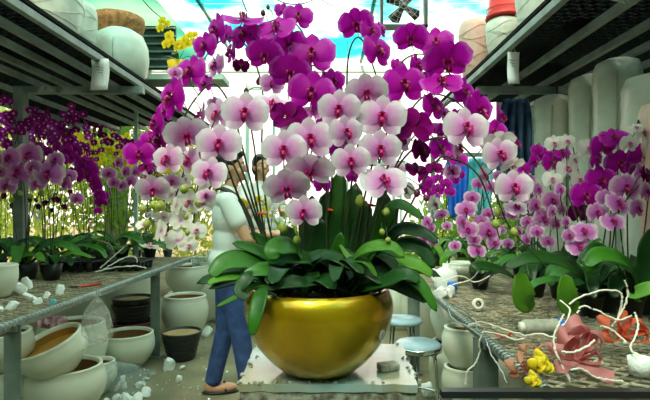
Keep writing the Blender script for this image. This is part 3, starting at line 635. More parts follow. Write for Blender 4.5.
O('orchid with large white-pink flowers in front of the person', 290, 1.44, [[(268, 245, 1.44), (258, 190, 1.42), (254, 145, 1.40), (244, 108, 1.38), (222, 110, 1.36), (206, 140, 1.34)]],
  flowers=[(245, 114, 42, 34, 'P', 1.31), (272, 106, 36, 26, 'P', 1.37), (219, 145, 38, 36, 'P', 1.30), (209, 174, 32, 30, 'P', 1.29), (218, 115, 26, 28, 'P', 1.42), (196, 133, 22, 22, 'P', 1.40)],
  clips=[(258, 213, 1.43)], leaves=[([(270, 280, 1.38), (262, 292, 1.30), (256, 315, 1.26), (252, 336, 1.25)], .046, ML, (-.3, -.9, .2)), ([(280, 290, 1.38), (262, 284, 1.33), (236, 297, 1.32), (216, 307, 1.32)], .018, ML3)])
O('orchid with smaller white-pink flowers reaching outermost over the mesh bench', 280, 1.42, [[(254, 235, 1.42), (236, 190, 1.40), (220, 150, 1.38), (200, 122, 1.37), (180, 130, 1.36), (164, 160, 1.35), (150, 190, 1.34)]],
  flowers=[(187, 136, 40, 28, 'P', 1.33), (168, 160, 30, 29, 'P', 1.32), (153, 190, 30, 24, 'P', 1.31), (190, 161, 22, 26, 'P', 1.36), (172, 182, 18, 16, 'P', 1.36), (206, 196, 18, 14, 'P', 1.36), (178, 150, 18, 18, 'P', 1.42), (150, 168, 18, 16, 'P', 1.42), (200, 155, 16, 18, 'P', 1.42)], leaves=[([(272, 286, 1.36), (252, 276, 1.31), (240, 290, 1.29), (248, 300, 1.28)], .04, ML2)])
O('orchid hanging its creamy white flowers seen from behind and yellow-green buds', 286, 1.46, [[(262, 232, 1.46), (240, 165, 1.44), (218, 130, 1.42), (202, 160, 1.41), (196, 200, 1.40), (192, 240, 1.40)], [(258, 225, 1.46), (225, 150, 1.44), (195, 150, 1.42), (178, 190, 1.41), (168, 225, 1.40), (170, 255, 1.40)]],
  flowers=[(161, 232, 22, 22, 'W', 0, 1), (178, 241, 24, 20, 'W', 0, 1), (176, 207, 17, 18, 'W', 0, 1), (190, 203, 22, 22, 'W'), (204, 204, 18, 17, 'W', 0, 1), (181, 221, 18, 18, 'W', 0, 1), (164, 217, 18, 14, 'W', 0, 1), (197, 231, 18, 16, 'W'), (143, 225, 13, 10, 'W', 1.4, 1), (172, 195, 18, 16, 'W', 1.44, 1), (205, 186, 16, 16, 'W', 1.44, 1), (189, 246, 16, 14, 'W'), (150, 246, 18, 7, 'W', 1.42, 1), (186, 180, 16, 18, 'W', 1.45, 1)],
  buds=[(184, 189, 9, 10, 'G', 1.33), (198, 203, 7, 9, 'G', 1.36), (143, 209, 8, 9, 'G', 1.38), (160, 206, 12, 11, 'G', 1.38), (154, 205, 9, 9, 'G', 1.38), (186, 217, 6, 7, 'G', 1.37), (188, 232, 7, 7, 'G', 1.37), (147, 224, 8, 9, 'G', 1.38), (199, 194, 5, 5, 'G', 1.4)], leaves=[([(290, 284, 1.5), (270, 280, 1.46), (258, 286, 1.4)], .04, ML2)])
O('orchid with three white-pink flowers and hanging green buds at the bowl centre', 308, 1.42, [[(300, 240, 1.40), (300, 190, 1.38), (298, 150, 1.37), (288, 140, 1.35), (284, 170, 1.34), (294, 205, 1.33)]],
  flowers=[(284, 151, 40, 34, 'P', 1.31), (287, 189, 42, 31, 'P', 1.29), (304, 213, 33, 27, 'P', 1.28), (291, 130, 20, 18, 'V', 1.42)], buds=[(283, 228, 9, 12, 'G', 1.34), (297, 240, 8, 9, 'G', 1.34)],
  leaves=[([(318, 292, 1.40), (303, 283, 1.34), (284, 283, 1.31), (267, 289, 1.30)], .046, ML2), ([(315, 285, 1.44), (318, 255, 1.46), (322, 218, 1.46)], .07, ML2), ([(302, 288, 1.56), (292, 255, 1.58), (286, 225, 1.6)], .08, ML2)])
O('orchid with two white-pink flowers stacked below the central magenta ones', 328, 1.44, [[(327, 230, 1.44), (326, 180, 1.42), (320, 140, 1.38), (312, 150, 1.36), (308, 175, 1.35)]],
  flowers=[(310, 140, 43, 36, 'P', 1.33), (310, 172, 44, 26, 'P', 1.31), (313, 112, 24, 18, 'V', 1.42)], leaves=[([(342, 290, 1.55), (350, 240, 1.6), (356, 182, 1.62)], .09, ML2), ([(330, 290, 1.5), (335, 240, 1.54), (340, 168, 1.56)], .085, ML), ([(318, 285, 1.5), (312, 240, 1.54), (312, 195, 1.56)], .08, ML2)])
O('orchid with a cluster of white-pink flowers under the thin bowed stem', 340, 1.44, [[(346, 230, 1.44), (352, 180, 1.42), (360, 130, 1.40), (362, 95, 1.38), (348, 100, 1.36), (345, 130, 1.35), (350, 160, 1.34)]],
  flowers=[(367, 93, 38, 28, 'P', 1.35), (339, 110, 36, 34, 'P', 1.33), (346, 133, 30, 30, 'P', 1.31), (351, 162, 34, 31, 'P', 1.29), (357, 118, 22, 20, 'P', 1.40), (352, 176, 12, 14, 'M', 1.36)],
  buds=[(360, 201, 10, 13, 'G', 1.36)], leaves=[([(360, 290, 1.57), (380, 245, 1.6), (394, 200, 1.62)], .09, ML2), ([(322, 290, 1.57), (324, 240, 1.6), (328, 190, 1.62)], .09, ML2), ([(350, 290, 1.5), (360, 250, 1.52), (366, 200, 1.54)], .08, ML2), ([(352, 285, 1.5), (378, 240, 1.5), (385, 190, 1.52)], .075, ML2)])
O('orchid with three large white-pink flowers in a column, nearest the wine ones', 350, 1.42, [[(365, 235, 1.42), (374, 185, 1.40), (384, 145, 1.38), (388, 120, 1.36), (380, 112, 1.35), (378, 150, 1.33), (382, 190, 1.32), (384, 215, 1.32)]],
  flowers=[(382, 118, 43, 37, 'P', 1.33), (380, 150, 38, 33, 'P', 1.31), (384, 182, 43, 33, 'P', 1.29), (400, 140, 22, 26, 'P', 1.40)],
  buds=[(386, 212, 8, 9, 'G', 1.31), (382, 232, 6, 7, 'G', 1.31), (388, 240, 6, 6, 'G', 1.31)], clips=[(376, 206, 1.39), (370, 205, 1.40)],
  leaves=[([(350, 262, 1.38), (366, 249, 1.33), (390, 246, 1.31), (404, 257, 1.30)], .04, ML3), ([(340, 245, 1.40), (350, 258, 1.37), (366, 262, 1.34), (377, 277, 1.33)], .022, ML3)])
O('orchid stretching its curving stem of white-pink flowers across to the navy cloth', 366, 1.48, [[(380, 215, 1.48), (396, 170, 1.44), (420, 144, 1.41), (448, 138, 1.38), (474, 158, 1.36), (494, 192, 1.34), (508, 224, 1.33), (530, 250, 1.33), (548, 268, 1.33)], [(430, 170, 1.42), (455, 160, 1.39), (478, 175, 1.37), (490, 205, 1.36), (500, 240, 1.36)]],
  flowers=[(466, 129, 40, 38, 'P', 1.33), (500, 155, 34, 28, 'P', 1.32), (514, 188, 35, 30, 'P', 1.29), (516, 208, 22, 14, 'P', 1.33), (498, 143, 30, 16, 'W', 1.36), (458, 149, 13, 20, 'P', 1.37), (484, 176, 14, 18, 'P', 1.4), (512, 166, 22, 12, 'W', 1.34)],
  buds=[(496, 224, 9, 10, 'G', 1.33), (514, 232, 8, 10, 'G', 1.33), (498, 212, 8, 10, 'G', 1.33), (507, 226, 6, 7, 'G', 1.34)],
  leaves=[([(372, 290, 1.44), (392, 284, 1.38), (412, 292, 1.36), (428, 302, 1.34)], .05, ML2)])
# ---------------------------------------------------------------- orchids on the benches
def auto(label, px, Y, zb, fl, group, buds=(), nleaf=6, ll=.26, lw=.065, lmat=None, seed=1, potm=True, nstem=1, extra=(), lip=True, potr=.06):
    """a potted orchid whose stem(s) climb from the pot through the flowers given"""
    rnd = random.Random(seed); root = Vector(((px - 330) * Y / 490, Y, zb + .10)); fs = sorted(fl, key=lambda f: f[1])
    groups = [fs[i::nstem] for i in range(nstem)]; stems = []
    for g in groups:
        if not g: continue
        top = g[0]; side = 1 if sum(f[0] for f in g) / len(g) > px else -1
        T = at(top[0], top[1] - 3, Y - .02); s = [root, root.lerp(T, .45) + Vector((-side * .03, 0, .03)), T + Vector((-side * .03, .02, .0))]
        for f in g[::2][:5]: s.append(at(f[0], f[1] + 2, Y - .03))
        stems.append(s)
    lv = []
    t = orchid(label, root, stems, fl, buds, extra, group=group, lip=lip, sr=.003)
    for k in range(nleaf):
        a = 2 * math.pi * k / nleaf + rnd.uniform(-.3, .3); L = ll * rnd.uniform(.75, 1.15); up = rnd.uniform(.05, .16); d = Vector((math.cos(a), math.sin(a), 0))
        leaf(t, root, [root + d * .01, root + d * L * .45 + Vector((0, 0, up)), root + d * L * .85 + Vector((0, 0, up * .8)), root + d * L + Vector((0, 0, up * .4 - .02))], lw * rnd.uniform(.8, 1.2), (lmat or [ML, ML2, ML2])[k % 3], (0, -.35, .93))
    if potm:
        bm = bmesh.new(); lathe(bm, [(0, -.10), (potr * .7, -.10), (potr, -.005), (potr * 1.08, -.005), (potr * 1.08, .01), (potr * .95, .01), (potr * .9, -.01), (0, -.015)], 24); obj('pot', bm, MBLK, t)
    return t
gR, gL = 'potted orchids on the bench with the pink bow', 'potted orchids on the bench above the tilted pot'
V, M_, D_, W_ = 'V', 'M', 'D', 'W'
def q(s, k): return [(*map(float, a.split(',')), k) for a in s.split()]
auto('lilac orchid nearest the white jug and blue tub', 480, 3.0, .73, q('466,210,20,18 468,230,20,18 488,232,24,20 477,251,18,14 494,243,16,15 472,198,16,14 488,214,14,12 490,187,14,13 478,184,14,12 455,246,12,10 462,222,14,14 481,222,16,14 474,240,14,12', V), gR, seed=2, nstem=3, lmat=[ML3, ML, ML2],
     extra=[([(470, 266, 2.9), (485, 270, 2.8), (500, 262, 2.7)], .07, ML3), ([(478, 285, 2.9), (500, 268, 2.75), (530, 262, 2.6)], .07, ML2)])
auto('lilac orchid between the green buds and the round upright leaf', 535, 2.75, .73, q('538,190,14,14 552,201,22,20 535,206,17,18 543,219,22,18 536,231,20,18 548,242,14,13 556,224,14,14 524,198,14,14 527,222,14,12 520,176,12,12 530,180,14,12 526,240,12,12', V), gR, seed=3, nstem=3,
     extra=[([(534, 300, 2.1), (526, 303, 1.98), (522, 290, 1.95), (520, 272, 1.95)], .098, ML3, (0, -1, .1)), ([(520, 282, 2.5), (500, 270, 2.4), (478, 266, 2.35), (470, 272, 2.35)], .06, ML2)])
auto('magenta orchid with small flowers in front of the white wrapped stacks', 560, 2.7, .73, q('552,162,22,18 534,162,14,15 543,156,18,15 562,153,18,12 524,168,14,12 537,150,12,10', M_) + q('579,213,22,18', D_) + q('562,210,12,12', V), gR, seed=4, nstem=2)
auto('white orchid with dark red lips arching before the wrapped stacks', 590, 2.5, .73, q('554,144,17,16 567,142,17,15 588,150,24,20 567,169,22,20 552,180,20,18 579,181,20,20 574,160,12,12', W_), gR, seed=5, nstem=2,
     extra=[([(580, 306, 2.05), (570, 307, 1.95), (566, 292, 1.92), (566, 274, 1.92)], .092, ML3, (0, -1, .1)), ([(590, 285, 2.3), (575, 268, 2.2), (555, 262, 2.15)], .08, ML2)])
auto('large magenta orchid among lilac ones in front of the wrapped stacks', 606, 2.35, .73, q('603,146,24,22 614,138,26,20 620,164,28,26 601,181,30,28 586,196,30,26 643,156,28,24 634,168,20,18 596,160,18,20', M_), gR, seed=6, nstem=3, ll=.32,
     extra=[([(612, 290, 2.2), (620, 270, 2.1), (600, 250, 2.0), (580, 262, 1.98)], .09, ML2), ([(600, 292, 2.2), (590, 262, 2.15), (600, 238, 2.15)], .09, ML)])
auto('lilac orchid drooping lowest, its bottom flowers above the spool of cord', 590, 2.25, .73, q('597,213,22,18 584,232,26,19 579,247,24,17 569,236,16,14 537,232,14,13 605,198,18,16 552,212,13,14 566,222,12,12 560,190,14,14', V), gR, seed=7, nstem=2,
     extra=[([(590, 285, 2.1), (560, 262, 2.0), (530, 258, 1.95), (505, 268, 1.93)], .07, ML2), ([(640, 300, 1.9), (632, 296, 1.85), (650, 288, 1.8), (668, 285, 1.8)], .06, ML3)])
auto('lilac orchid with the largest pale edged flowers, beside the picture edge', 630, 2.2, .73, q('626,188,30,27 639,172,16,18 618,204,28,22 637,209,20,20 613,222,24,17 646,192,18,20 605,222,12,14', V) + q('646,175,16,18', D_), gR, seed=8, nstem=3,
     extra=[([(640, 290, 2.1), (625, 262, 2.0), (600, 255, 1.95), (585, 266, 1.93)], .085, ML), ([(640, 292, 2.1), (648, 250, 2.1), (655, 228, 2.1)], .09, ML2)])
auto('white orchid with pink lips touching the peach wrapped stack', 646, 2.3, .73, q('629,144,18,17 642,133,18,18 648,144,16,16 636,128,14,10', W_), gR, seed=9)
auto('small magenta orchid standing deepest, in front of the blue sheet', 440, 4.2, .73, q('460,175,11,9 454,181,10,9 429,181,11,10 438,179,11,10 446,184,12,11 438,190,13,12 427,189,14,16 434,197,12,10 450,192,11,10 445,172,10,9 422,178,10,12', M_), gR, seed=10, nstem=2, nleaf=5)
auto('small pink orchid beside the bowl leaves, in front of the deepest magenta one', 428, 3.7, .73, q('441,215,15,11 427,222,12,12 424,239,12,10 418,230,12,10 433,243,12,10 431,228,10,10 447,226,10,9', V), gR, seed=11, nstem=2, nleaf=6, lmat=[ML3, ML, ML3])
auto('lilac orchid standing at the back near the rusty hook', 520, 3.6, .73, q('505,196,13,12 512,215,13,12 500,230,12,11 520,205,12,11 508,244,12,10 518,232,12,12 498,176,11,10 527,190,12,11 503,214,10,10', V), gR, seed=12, nstem=2)
auto('magenta orchid standing at the back behind the large magenta one', 575, 3.5, .73, q('570,196,13,12 560,178,13,12 590,170,13,12 597,196,12,12 575,228,12,12 588,220,12,12 610,180,12,11 560,232,10,10', M_), gR, seed=13, nstem=2, nleaf=7)
# left bench
auto('pale lilac orchid with the largest flowers over the white pots, at the picture edge', 22, 3.4, .73, q('10,158,24,22 30,155,26,24 19,173,30,26 49,174,30,26 7,186,20,18 2,172,16,18 38,184,20,16 33,168,18,16 56,160,18,16 -6,160,20,18', V), gL, seed=20, nstem=3, lmat=[ML, ML2, ML], ll=.36, lw=.085,
     buds=[(20, 193, 5, 6, 'G'), (30, 196, 5, 6, 'G'), (42, 193, 5, 6, 'G'), (12, 200, 5, 6, 'G'), (50, 196, 4, 5, 'G'), (36, 200, 4, 5, 'D')])
auto('pale lilac orchid with small drooping flowers beside the largest flowered one', 55, 3.6, .73, q('66,184,16,16 77,199,14,13 60,176,14,14 70,176,14,12', V) + q('45,203,7,6 56,200,8,7 38,207,7,7 64,207,7,7 52,211,6,6 30,200,6,6 70,192,6,6', D_), gL, seed=21, nstem=3, ll=.42, lw=.06, buds=[(66, 200, 4, 5, 'G'), (73, 206, 4, 5, 'G'), (82, 212, 4, 5, 'G')])
auto('magenta orchid arching over the black seedling tray', 85, 4.25, .73, q('72,158,18,14 88,171,22,18 75,175,20,18 96,186,16,16 100,196,13,12 84,162,18,14 66,150,14,12 92,178,14,12 80,166,14,12', M_), gL, seed=22, nstem=2, ll=.3)
auto('magenta orchid with its flowers rising behind the pale lilac ones', 45, 4.1, .73, q('28,145,17,12 45,153,16,13 57,147,12,12 38,148,12,10 62,160,14,12 10,146,14,10', M_), gL, seed=23, nstem=1)
auto('white and lilac orchid between the magenta one and the bouquet', 122, 4.5, .73, q('109,174,15,14 119,163,12,12 131,182,14,13 114,183,13,12 126,172,12,12 136,172,12,12 122,186,12,10 142,184,12,12', V), gL, seed=24, nstem=2, ll=.36, lw=.09, lmat=[ML, ML3, ML2])
auto('orchid with a few small magenta flowers and round broad leaves by the tray', 102, 4.3, .73, q('101,203,13,9 98,211,8,7 104,196,10,9', M_), gL, seed=25, ll=.34, lw=.1, lmat=[ML, ML3, ML2], extra=[([(103, 258, 4.0), (101, 250, 3.95), (103, 236, 3.95)], .11, ML3, (0, -1, .2))])
auto('leafy orchid without open flowers at the bench corner by the leg', 150, 4.7, .73, q('150,215,8,8 158,222,8,8', W_), gL, seed=26, ll=.34, lw=.09, lmat=[ML3, ML, ML2])
auto('leafy orchid behind the white pot with deep wine flowers', -2, 3.7, .73, q('4,196,8,8 12,206,7,7 -4,200,8,8', D_), gL, seed=27, ll=.4, lw=.09)

# distant rows
def far_plant(label, base, h, arch, n, kind, size, group, seed, name='orchid_plant', stems=2, cat='orchid'):
    rnd = random.Random(seed); root = Vector(base); t = thing(name, label, cat, root, 0, group)
    for s in range(stems):
        sg = 1 if s % 2 else -1; top = Vector((sg * arch * rnd.uniform(.6, 1.1), rnd.uniform(-.1, .1), h * rnd.uniform(.9, 1.05)))
        pts = smoothpath([(0, 0, 0), Vector((sg * .03, 0, h * .55)), top * .9 + Vector((0, 0, .02)), top + Vector((sg * arch * .5, -.02, -.05)), top + Vector((sg * arch * .9, -.04, -.20))], 6)
        bm = bmesh.new(); tube(bm, pts, .004, 4); obj('flower_stem', bm, MS, t)
        for k in range(n // stems):
            p = pts[min(len(pts) - 1, int(len(pts) * (.42 + .58 * k / max(1, n // stems - 1))))] + Vector((rnd.uniform(-.04, .04), -.03 + rnd.uniform(-.03, .03), rnd.uniform(-.04, .04)))
            flower(t, Vector((0, 0, 0)), p, size * rnd.uniform(.8, 1.15), kind, rnd.uniform(-.7, .7), rnd.uniform(-.4, .4), 0, False, True)
    for k in range(5):
        a = k * 1.3 + seed; d = Vector((math.cos(a), math.sin(a), 0))
        leaf(t, Vector((0, 0, 0)), [d * .01, d * .12 + Vector((0, 0, .08)), d * .26 + Vector((0, 0, .04))], .07, [ML, ML2, ML3][k % 3], (0, -.35, .93), thick=0)
    bm = bmesh.new(); lathe(bm, [(0, -.1), (.05, -.1), (.07, .01), (.06, .01), (0, 0)], 12); obj('pot', bm, MBLK, t)
    return t
gF = 'dark magenta orchids in the far row under the shelf'
rows = [(-3.5, 5.2, 1.98), (-3.7, 5.6, 1.98), (-3.35, 5.45, 1.90), (-3.2, 5.7, 1.88), (-3.0, 5.5, 1.84), (-2.85, 5.8, 1.74), (-2.72, 5.5, 1.66), (-3.25, 5.1, 1.72), (-2.95, 5.1, 1.60), (-3.6, 5.0, 1.75), (-3.1, 5.3, 1.78), (-2.62, 5.75, 1.52), (-3.0, 4.7, 1.66), (-2.75, 4.75, 1.5)]
for i, (x, y, h) in enumerate(rows):
    far_plant('tall far orchid with small plum flowers in the row before the outdoor shrubs', (x, y, .45), h * 1.0, .20, 26, 'N', .092, gF, i + 1)
far_plant('plum orchid with white-eyed small flowers standing before the shelf post at the picture edge', (-2.10, 3.40, .83), 1.16, .12, 30, 'N', .062, gF, 91)
far_plant('plum orchid with white-eyed small flowers just right of the shelf post', (-1.92, 3.38, .83), 1.04, .14, 30, 'N', .060, gF, 92)
struct('trim_6', box((-3.4, 5.35, .30), (1.9, 1.1, .06)), MGALV)
gY = 'yellow orchids beyond the far magenta row'
for i, (x, y, h) in enumerate([(-3.35, 7.0, 1.5), (-3.05, 6.8, 1.45), (-2.8, 7.1, 1.5), (-2.55, 6.8, 1.36), (-3.6, 6.9, 1.5), (-2.35, 7.1, 1.25), (-3.2, 7.2, 1.3), (-2.65, 7.2, 1.2)]):
    far_plant('far orchid full of small yellow flowers below the pale tree trunk', (x, y, .60), h + .14, .16, 56, 'Y', .085, gY, i + 40, stems=4)
struct('trim_7', box((-3.0, 6.95, .44), (2.2, .7, .06)), MGALV)
far_plant('orchid with yellow flowers seen in the distance right of the thin bowed stem', (.75, 8.3, 2.1), 1.1, .2, 26, 'Y', .085, 'yellow orchids far back', 61, stems=4)
far_plant('orchid with yellow flowers low in the distance beside the person at the back', (-1.05, 6.8, .75), .65, .14, 18, 'Y', .07, 'yellow orchids far back', 62, stems=3)
far_plant('orchid with yellow flowers deep inside beside the blue sheet', (1.4, 5.2, .80), .35, .12, 12, 'Y', .06, 'yellow orchids far back', 64, stems=3)
struct('trim_8', box((.75, 8.3, 1.96), (1.0, .4, .05)), MPALE)
# hanging yellow orchid near the top
r = at(178, 62, 4.6); t = orchid('yellow orchid rising by itself before the dark slatted gable', r, [[r, at(176, 48, 4.6), at(168, 30, 4.6), at(162, 22, 4.6)], [r, at(184, 50, 4.6), at(190, 36, 4.6), at(196, 30, 4.6)]],
    [(x, y, s, s, 'Y', 4.56) for x, y, s in ((162, 21, 9), (167, 24, 8), (160, 28, 9), (169, 36, 11), (166, 44, 10), (171, 42, 9), (178, 44, 9), (184, 40, 9), (189, 36, 10), (193, 42, 9), (188, 44, 9), (177, 48, 8), (195, 35, 7), (182, 47, 8))], group=None, lip=False, lo=True)
for k in range(4):
    d = Vector((math.cos(k * 1.6), math.sin(k * 1.6), 0)); leaf(t, r, [r, r + d * .1 + Vector((0, 0, .05)), r + d * .22], .05, ML2, (0, -.35, .93))
bm = bmesh.new(); lathe(bm, [(0, -.14), (.07, -.14), (.10, .0), (.09, 0), (0, -.01)], 16); obj('pot', bm, MYEL, t)
struct('trim_9', box((r.x, 4.62, r.z - .17), (.9, .3, .05)), MPALE)

# ---------------------------------------------------------------- pots
gp_ = 'glazed pots under and beside the benches'
def wp(label, px, Y, r, h, z=0, inner=MPIN, rot=None, rim=.88, soil=True, m=MPOT, base=.5):
    return pot('planter_pot', label, 'pot', ((px - 330) * Y / 490, Y, z), round_prof(r, h, rim, .018, base), m, soil_z=h * .72 if soil else None, soil_r=r * .86, smat=inner, group=gp_, rot=rot, split=4)
wp('wide white bowl pot on the floor carrying the tilted pot', 66, 2.86, .22, .30)
wp('white pot tilted over inside the wide bowl, ochre inside with a cord across', 63, 2.80, .185, .19, .30, MOCH, (R(16), R(-17), 0), rim=.97)
t = thing('cord', 'straw-coloured cord stretched across the tilted pot', 'cord', (0, 0, 0)); bm = bmesh.new(); tube(bm, smoothpath([at(30, 369, 2.66), at(33, 363, 2.66), at(60, 356, 2.68), at(84, 349, 2.74), at(94, 344, 2.74)], 4), .0035, 5); obj('strand', bm, MTWIST, t)
wp('white pot with a pink sheet over its rim, behind the tilted pot', 72, 3.4, .23, .42, rim=.92)
cloth('pink_sheet', 'crumpled pink plastic sheet lying on a white pot rim', 'sheet', (at(50, 316, 3.22)), .20, .06, MPINK, .03, .1)
wp('low white pot with brown inside between the tilted pot and the plastic bag', 127, 3.75, .205, .26, rim=.94)
wp('white pot squeezed between the tilted pot and the low one', 98, 3.25, .12, .20)
wp('white pot at the picture edge, upper one of its stack behind the bench leg', -6, 2.75, .20, .22, .30, rim=.92)
wp('white pot at the picture edge, lower one of its stack behind the bench leg', -4, 2.78, .21, .31, 0)
for lab, px, Y, r_, h_, z in (('big white pot behind the black pot stack', 128, 4.55, .24, .56, 0), ('big white pot in the back row behind the pink sheet pot', 78, 4.5, .24, .52, 0), ('big white pot in the back row nearest the picture edge', 25, 4.4, .25, .5, 0),
                        ('white pot on the aisle floor, right behind the ribbed black one', 185, 4.55, .215, .40, 0), ('white pot on top of another in the aisle, under the leafy bench corner', 188, 5.2, .235, .30, .30), ('white pot in the aisle carrying an upper white one', 187, 5.22, .225, .31, 0),
                        ('tall white pot in the aisle with the plant basket on it', 212, 5.35, .22, .565, 0), ('large white pot behind the person near the tall one', 236, 5.7, .25, .5, 0)):
    wp(lab, px, Y, r_, h_, z)
rib = [(0, 0), (.10, 0), (.108, .01)]
for k in range(5): zz = .02 + .038 * k; rr_ = .112 + .009 * k; rib += [(rr_, zz), (rr_ + .007, zz + .012), (rr_ + .002, zz + .026)]
rib += [(.158, .208), (.163, .22), (.155, .226), (.148, .22), (.14, .18), (.1, .02), (0, .015)]
pot('planter_pot', 'ribbed black pot with tan fill standing alone in the aisle', 'pot', ((181.5 - 330) * 3.98 / 490, 3.98, 0), rib, MBLK, soil_z=.205, soil_r=.147, smat=MTAN, group='ribbed pots')
for k, (z, m, lab, s) in enumerate(((0, MRPOT, 'dark red pot, lowest of the stack behind the low white pot', 1.05), (.085, MRPOT, 'dark red pot, just below the black ones in its stack', 1.05), (.23, MBLK, 'black pot, lower black one on the dark red stack', .98), (.285, MBLK, 'black pot on the very top of the dark red stack', .98))):
    pot('planter_pot', lab, 'pot', ((133 - 330) * 4.15 / 490, 4.15, z), [(a * s * 1.08, b * .82) for a, b in rib], m, soil_z=.165 if k in (3,) else None, soil_r=.14, smat=MTAN, group='ribbed pots')
# under the other bench
for lab, px, Y, z, r_, h_ in (('white pot on the pair beside the chrome stool, upper one', 464, 2.5, .42, .112, .19), ('white pot on the pair beside the chrome stool, lower one', 464, 2.5, .22, .112, .19), ('white pot at the bottom of the stack beside the chrome stool', 464, 2.5, 0, .115, .21),
                              ('white pot topping the farther stack behind the stool', 450, 3.0, .42, .12, .22), ('white pot at the bottom of the farther stack behind the stool', 452, 3.0, 0, .14, .40),
                              ('white pot upright right behind the front post of the bench', 500, 2.2, .30, .115, .32), ('white pot carrying another behind the front post of the bench', 500, 2.2, 0, .12, .29)):
    wp(lab, px, Y, r_, h_, z, base=.6)
for lab, px, Y, r_, h_ in (('big white pot far under the bench behind the stool', 428, 4.4, .24, .5), ('big white pot far under the bench near the second post', 470, 4.2, .24, .5), ('white pot in the distance behind the bowl', 400, 5.0, .25, .45)):
    wp(lab, px, Y, r_, h_)
wp('white bowl on the bench back below the lilac orchids', 460, 3.4, .115, .10, .735, soil=False)
wp('white pot standing on the bench corner at the picture edge', 1, 2.72, .085, .165, .735, soil=False, rim=.97)

# ---------------------------------------------------------------- stool, black rail
t = thing('stool', 'chrome stool with round blue seat beside the pedestal', 'stool', ((418 - 330) * 2.75 / 490, 2.75, 0))
bm = bmesh.new(); lathe(bm, [(0, .44), (.118, .44), (.128, .45), (.128, .462), (.115, .472), (0, .474)], 36); obj('seat', bm, MSEAT, t)
bm = bmesh.new(); lathe(bm, [(.125, .43), (.132, .43), (.133, .455), (.128, .458)], 36); obj('seat_rim', bm, MCHROME, t)
for k in range(4):
    a = R(45 + 90 * k - 12); bm = bmesh.new(); tube(bm, smoothpath([(.06 * math.cos(a), .06 * math.sin(a), .432), (.115 * math.cos(a), .115 * math.sin(a), .425), (.135 * math.cos(a), .135 * math.sin(a), .38), (.16 * math.cos(a), .16 * math.sin(a), 0)], 5), .010, 8); obj('leg', bm, MCHROME, t)
bm = bmesh.new(); tube(bm, [(.15 * math.cos(q_), .15 * math.sin(q_), .16) for q_ in [2 * math.pi * k / 28 for k in range(29)]], .007, 6); obj('foot_ring', bm, MCHROME, t)
t = thing('stool', 'second stool, its pale round seat just showing behind the chrome one', 'stool', ((402 - 330) * 3.35 / 490, 3.35, 0))
bm = bmesh.new(); lathe(bm, [(0, .44), (.13, .44), (.14, .45), (.14, .462), (.125, .472), (.06, .474), (.055, .470), (0, .470)], 36); obj('seat', bm, MSEAT, t)
for k in range(4):
    a = R(45 + 90 * k); bm = bmesh.new(); tube(bm, [(.09 * math.cos(a), .09 * math.sin(a), .44), (.13 * math.cos(a), .13 * math.sin(a), 0)], .010, 8); obj('leg', bm, MCHROME, t)
t = thing('trolley', 'black flat metal rail of a trolley in front of the cluttered bench', 'trolley', (0, 0, 0))
bm = bmesh.new(); bx(bm, (.95, 1.325, .727), (1.30, .03, .018)); bx(bm, (.95, 1.30, .708), (1.30, .012, .008)); obj('rail', bm, MBLK, t, False)
for x in (.315, 1.58):
    bm = bmesh.new(); bx(bm, (x, 1.325, .355), (.028, .028, .71)); obj('post', bm, MBLK, t, False)
bm = bmesh.new(); bx(bm, (.95, 1.1, .35), (1.30, .5, .02)); obj('lower_shelf', bm, MBLK, t, False)
for x in (.315, 1.58):
    bm = bmesh.new(); bx(bm, (x, .87, .355), (.028, .028, .71)); obj('post', bm, MBLK, t, False)

# ---------------------------------------------------------------- clutter
def foam(label, px, py, Y, s, seed, group='white foam chunks', z=None):
    c = at(px, py, Y); 
    if z is not None: c.z = z
    bm = bmesh.new(); chunk(bm, (0, 0, 0), tuple(q_ * 1.35 for q_ in s), seed, 2); o = obj('foam_chunk', bm, MFOAM, None, False); o.location = c; return tag(o, label, 'foam', group)
for i, (lab, px, Y, s) in enumerate((('brick-like white foam block at the bench edge by the blue scrap', 60, 2.85, (.035, .022, .022)), ('flat white foam slab on the bench behind the foam brick', 27, 3.05, (.055, .03, .02)), ('pointed foam flake next to the foam brick', 46, 2.72, (.025, .015, .013)),
    ('foam flake at the bench edge beside the first leg', 38, 2.55, (.022, .018, .012)), ('foam wedge lying nearest the small white pot', 12, 2.42, (.030, .02, .018)), ('long foam strip on the bench below the pot', 30, 2.68, (.04, .014, .012)), ('foam bit at the very picture edge of the bench', 0, 2.35, (.02, .015, .015)), ('small pale foam cube leaning on the white pot', 20, 2.85, (.03, .03, .04)))):
    foam(lab, px, 0, Y, s, i + 5, 'foam pieces on the bench', .73 + s[2] * .6)
for i, (lab, px, Y, s) in enumerate((('large foam lump on the floor beside the ribbed black pot', 169, 3.72, (.055, .04, .04)), ('small yellowish foam lump beside the large one', 182, 3.72, (.025, .02, .014)), ('flat foam shard on the floor in front of the large lump', 179, 3.45, (.04, .022, .012)),
    ('foam lump inside the pile below the plastic bag', 146, 3.2, (.04, .03, .025)), ('upright foam lump in the pile by the bag', 138, 3.1, (.035, .03, .03)), ('long foam plank on the floor at the picture bottom', 150, 2.85, (.07, .03, .015)), ('foam scrap between plank and wide bowl pot', 118, 3.0, (.035, .03, .02)),
    ('foam scrap touching the wide bowl pot', 102, 2.9, (.03, .03, .02)), ('foam shard on the pile at the bag opening', 126, 3.15, (.035, .025, .018)), ('foam lump beside the white pot in the aisle behind the black pot', 207, 4.7, (.065, .045, .04)), ('foam sheet under the bag against the low pot', 118, 3.3, (.07, .03, .012)),
    ('foam lump on the floor below the chrome stool', 428, 3.2, (.05, .04, .04)), ('foam lump on the floor right of the stool feet', 448, 2.6, (.04, .03, .04)))):
    foam(lab, px, 0, Y, s, i + 30, 'foam pieces on the floor', s[2] * .65)
rq = random.Random(19)
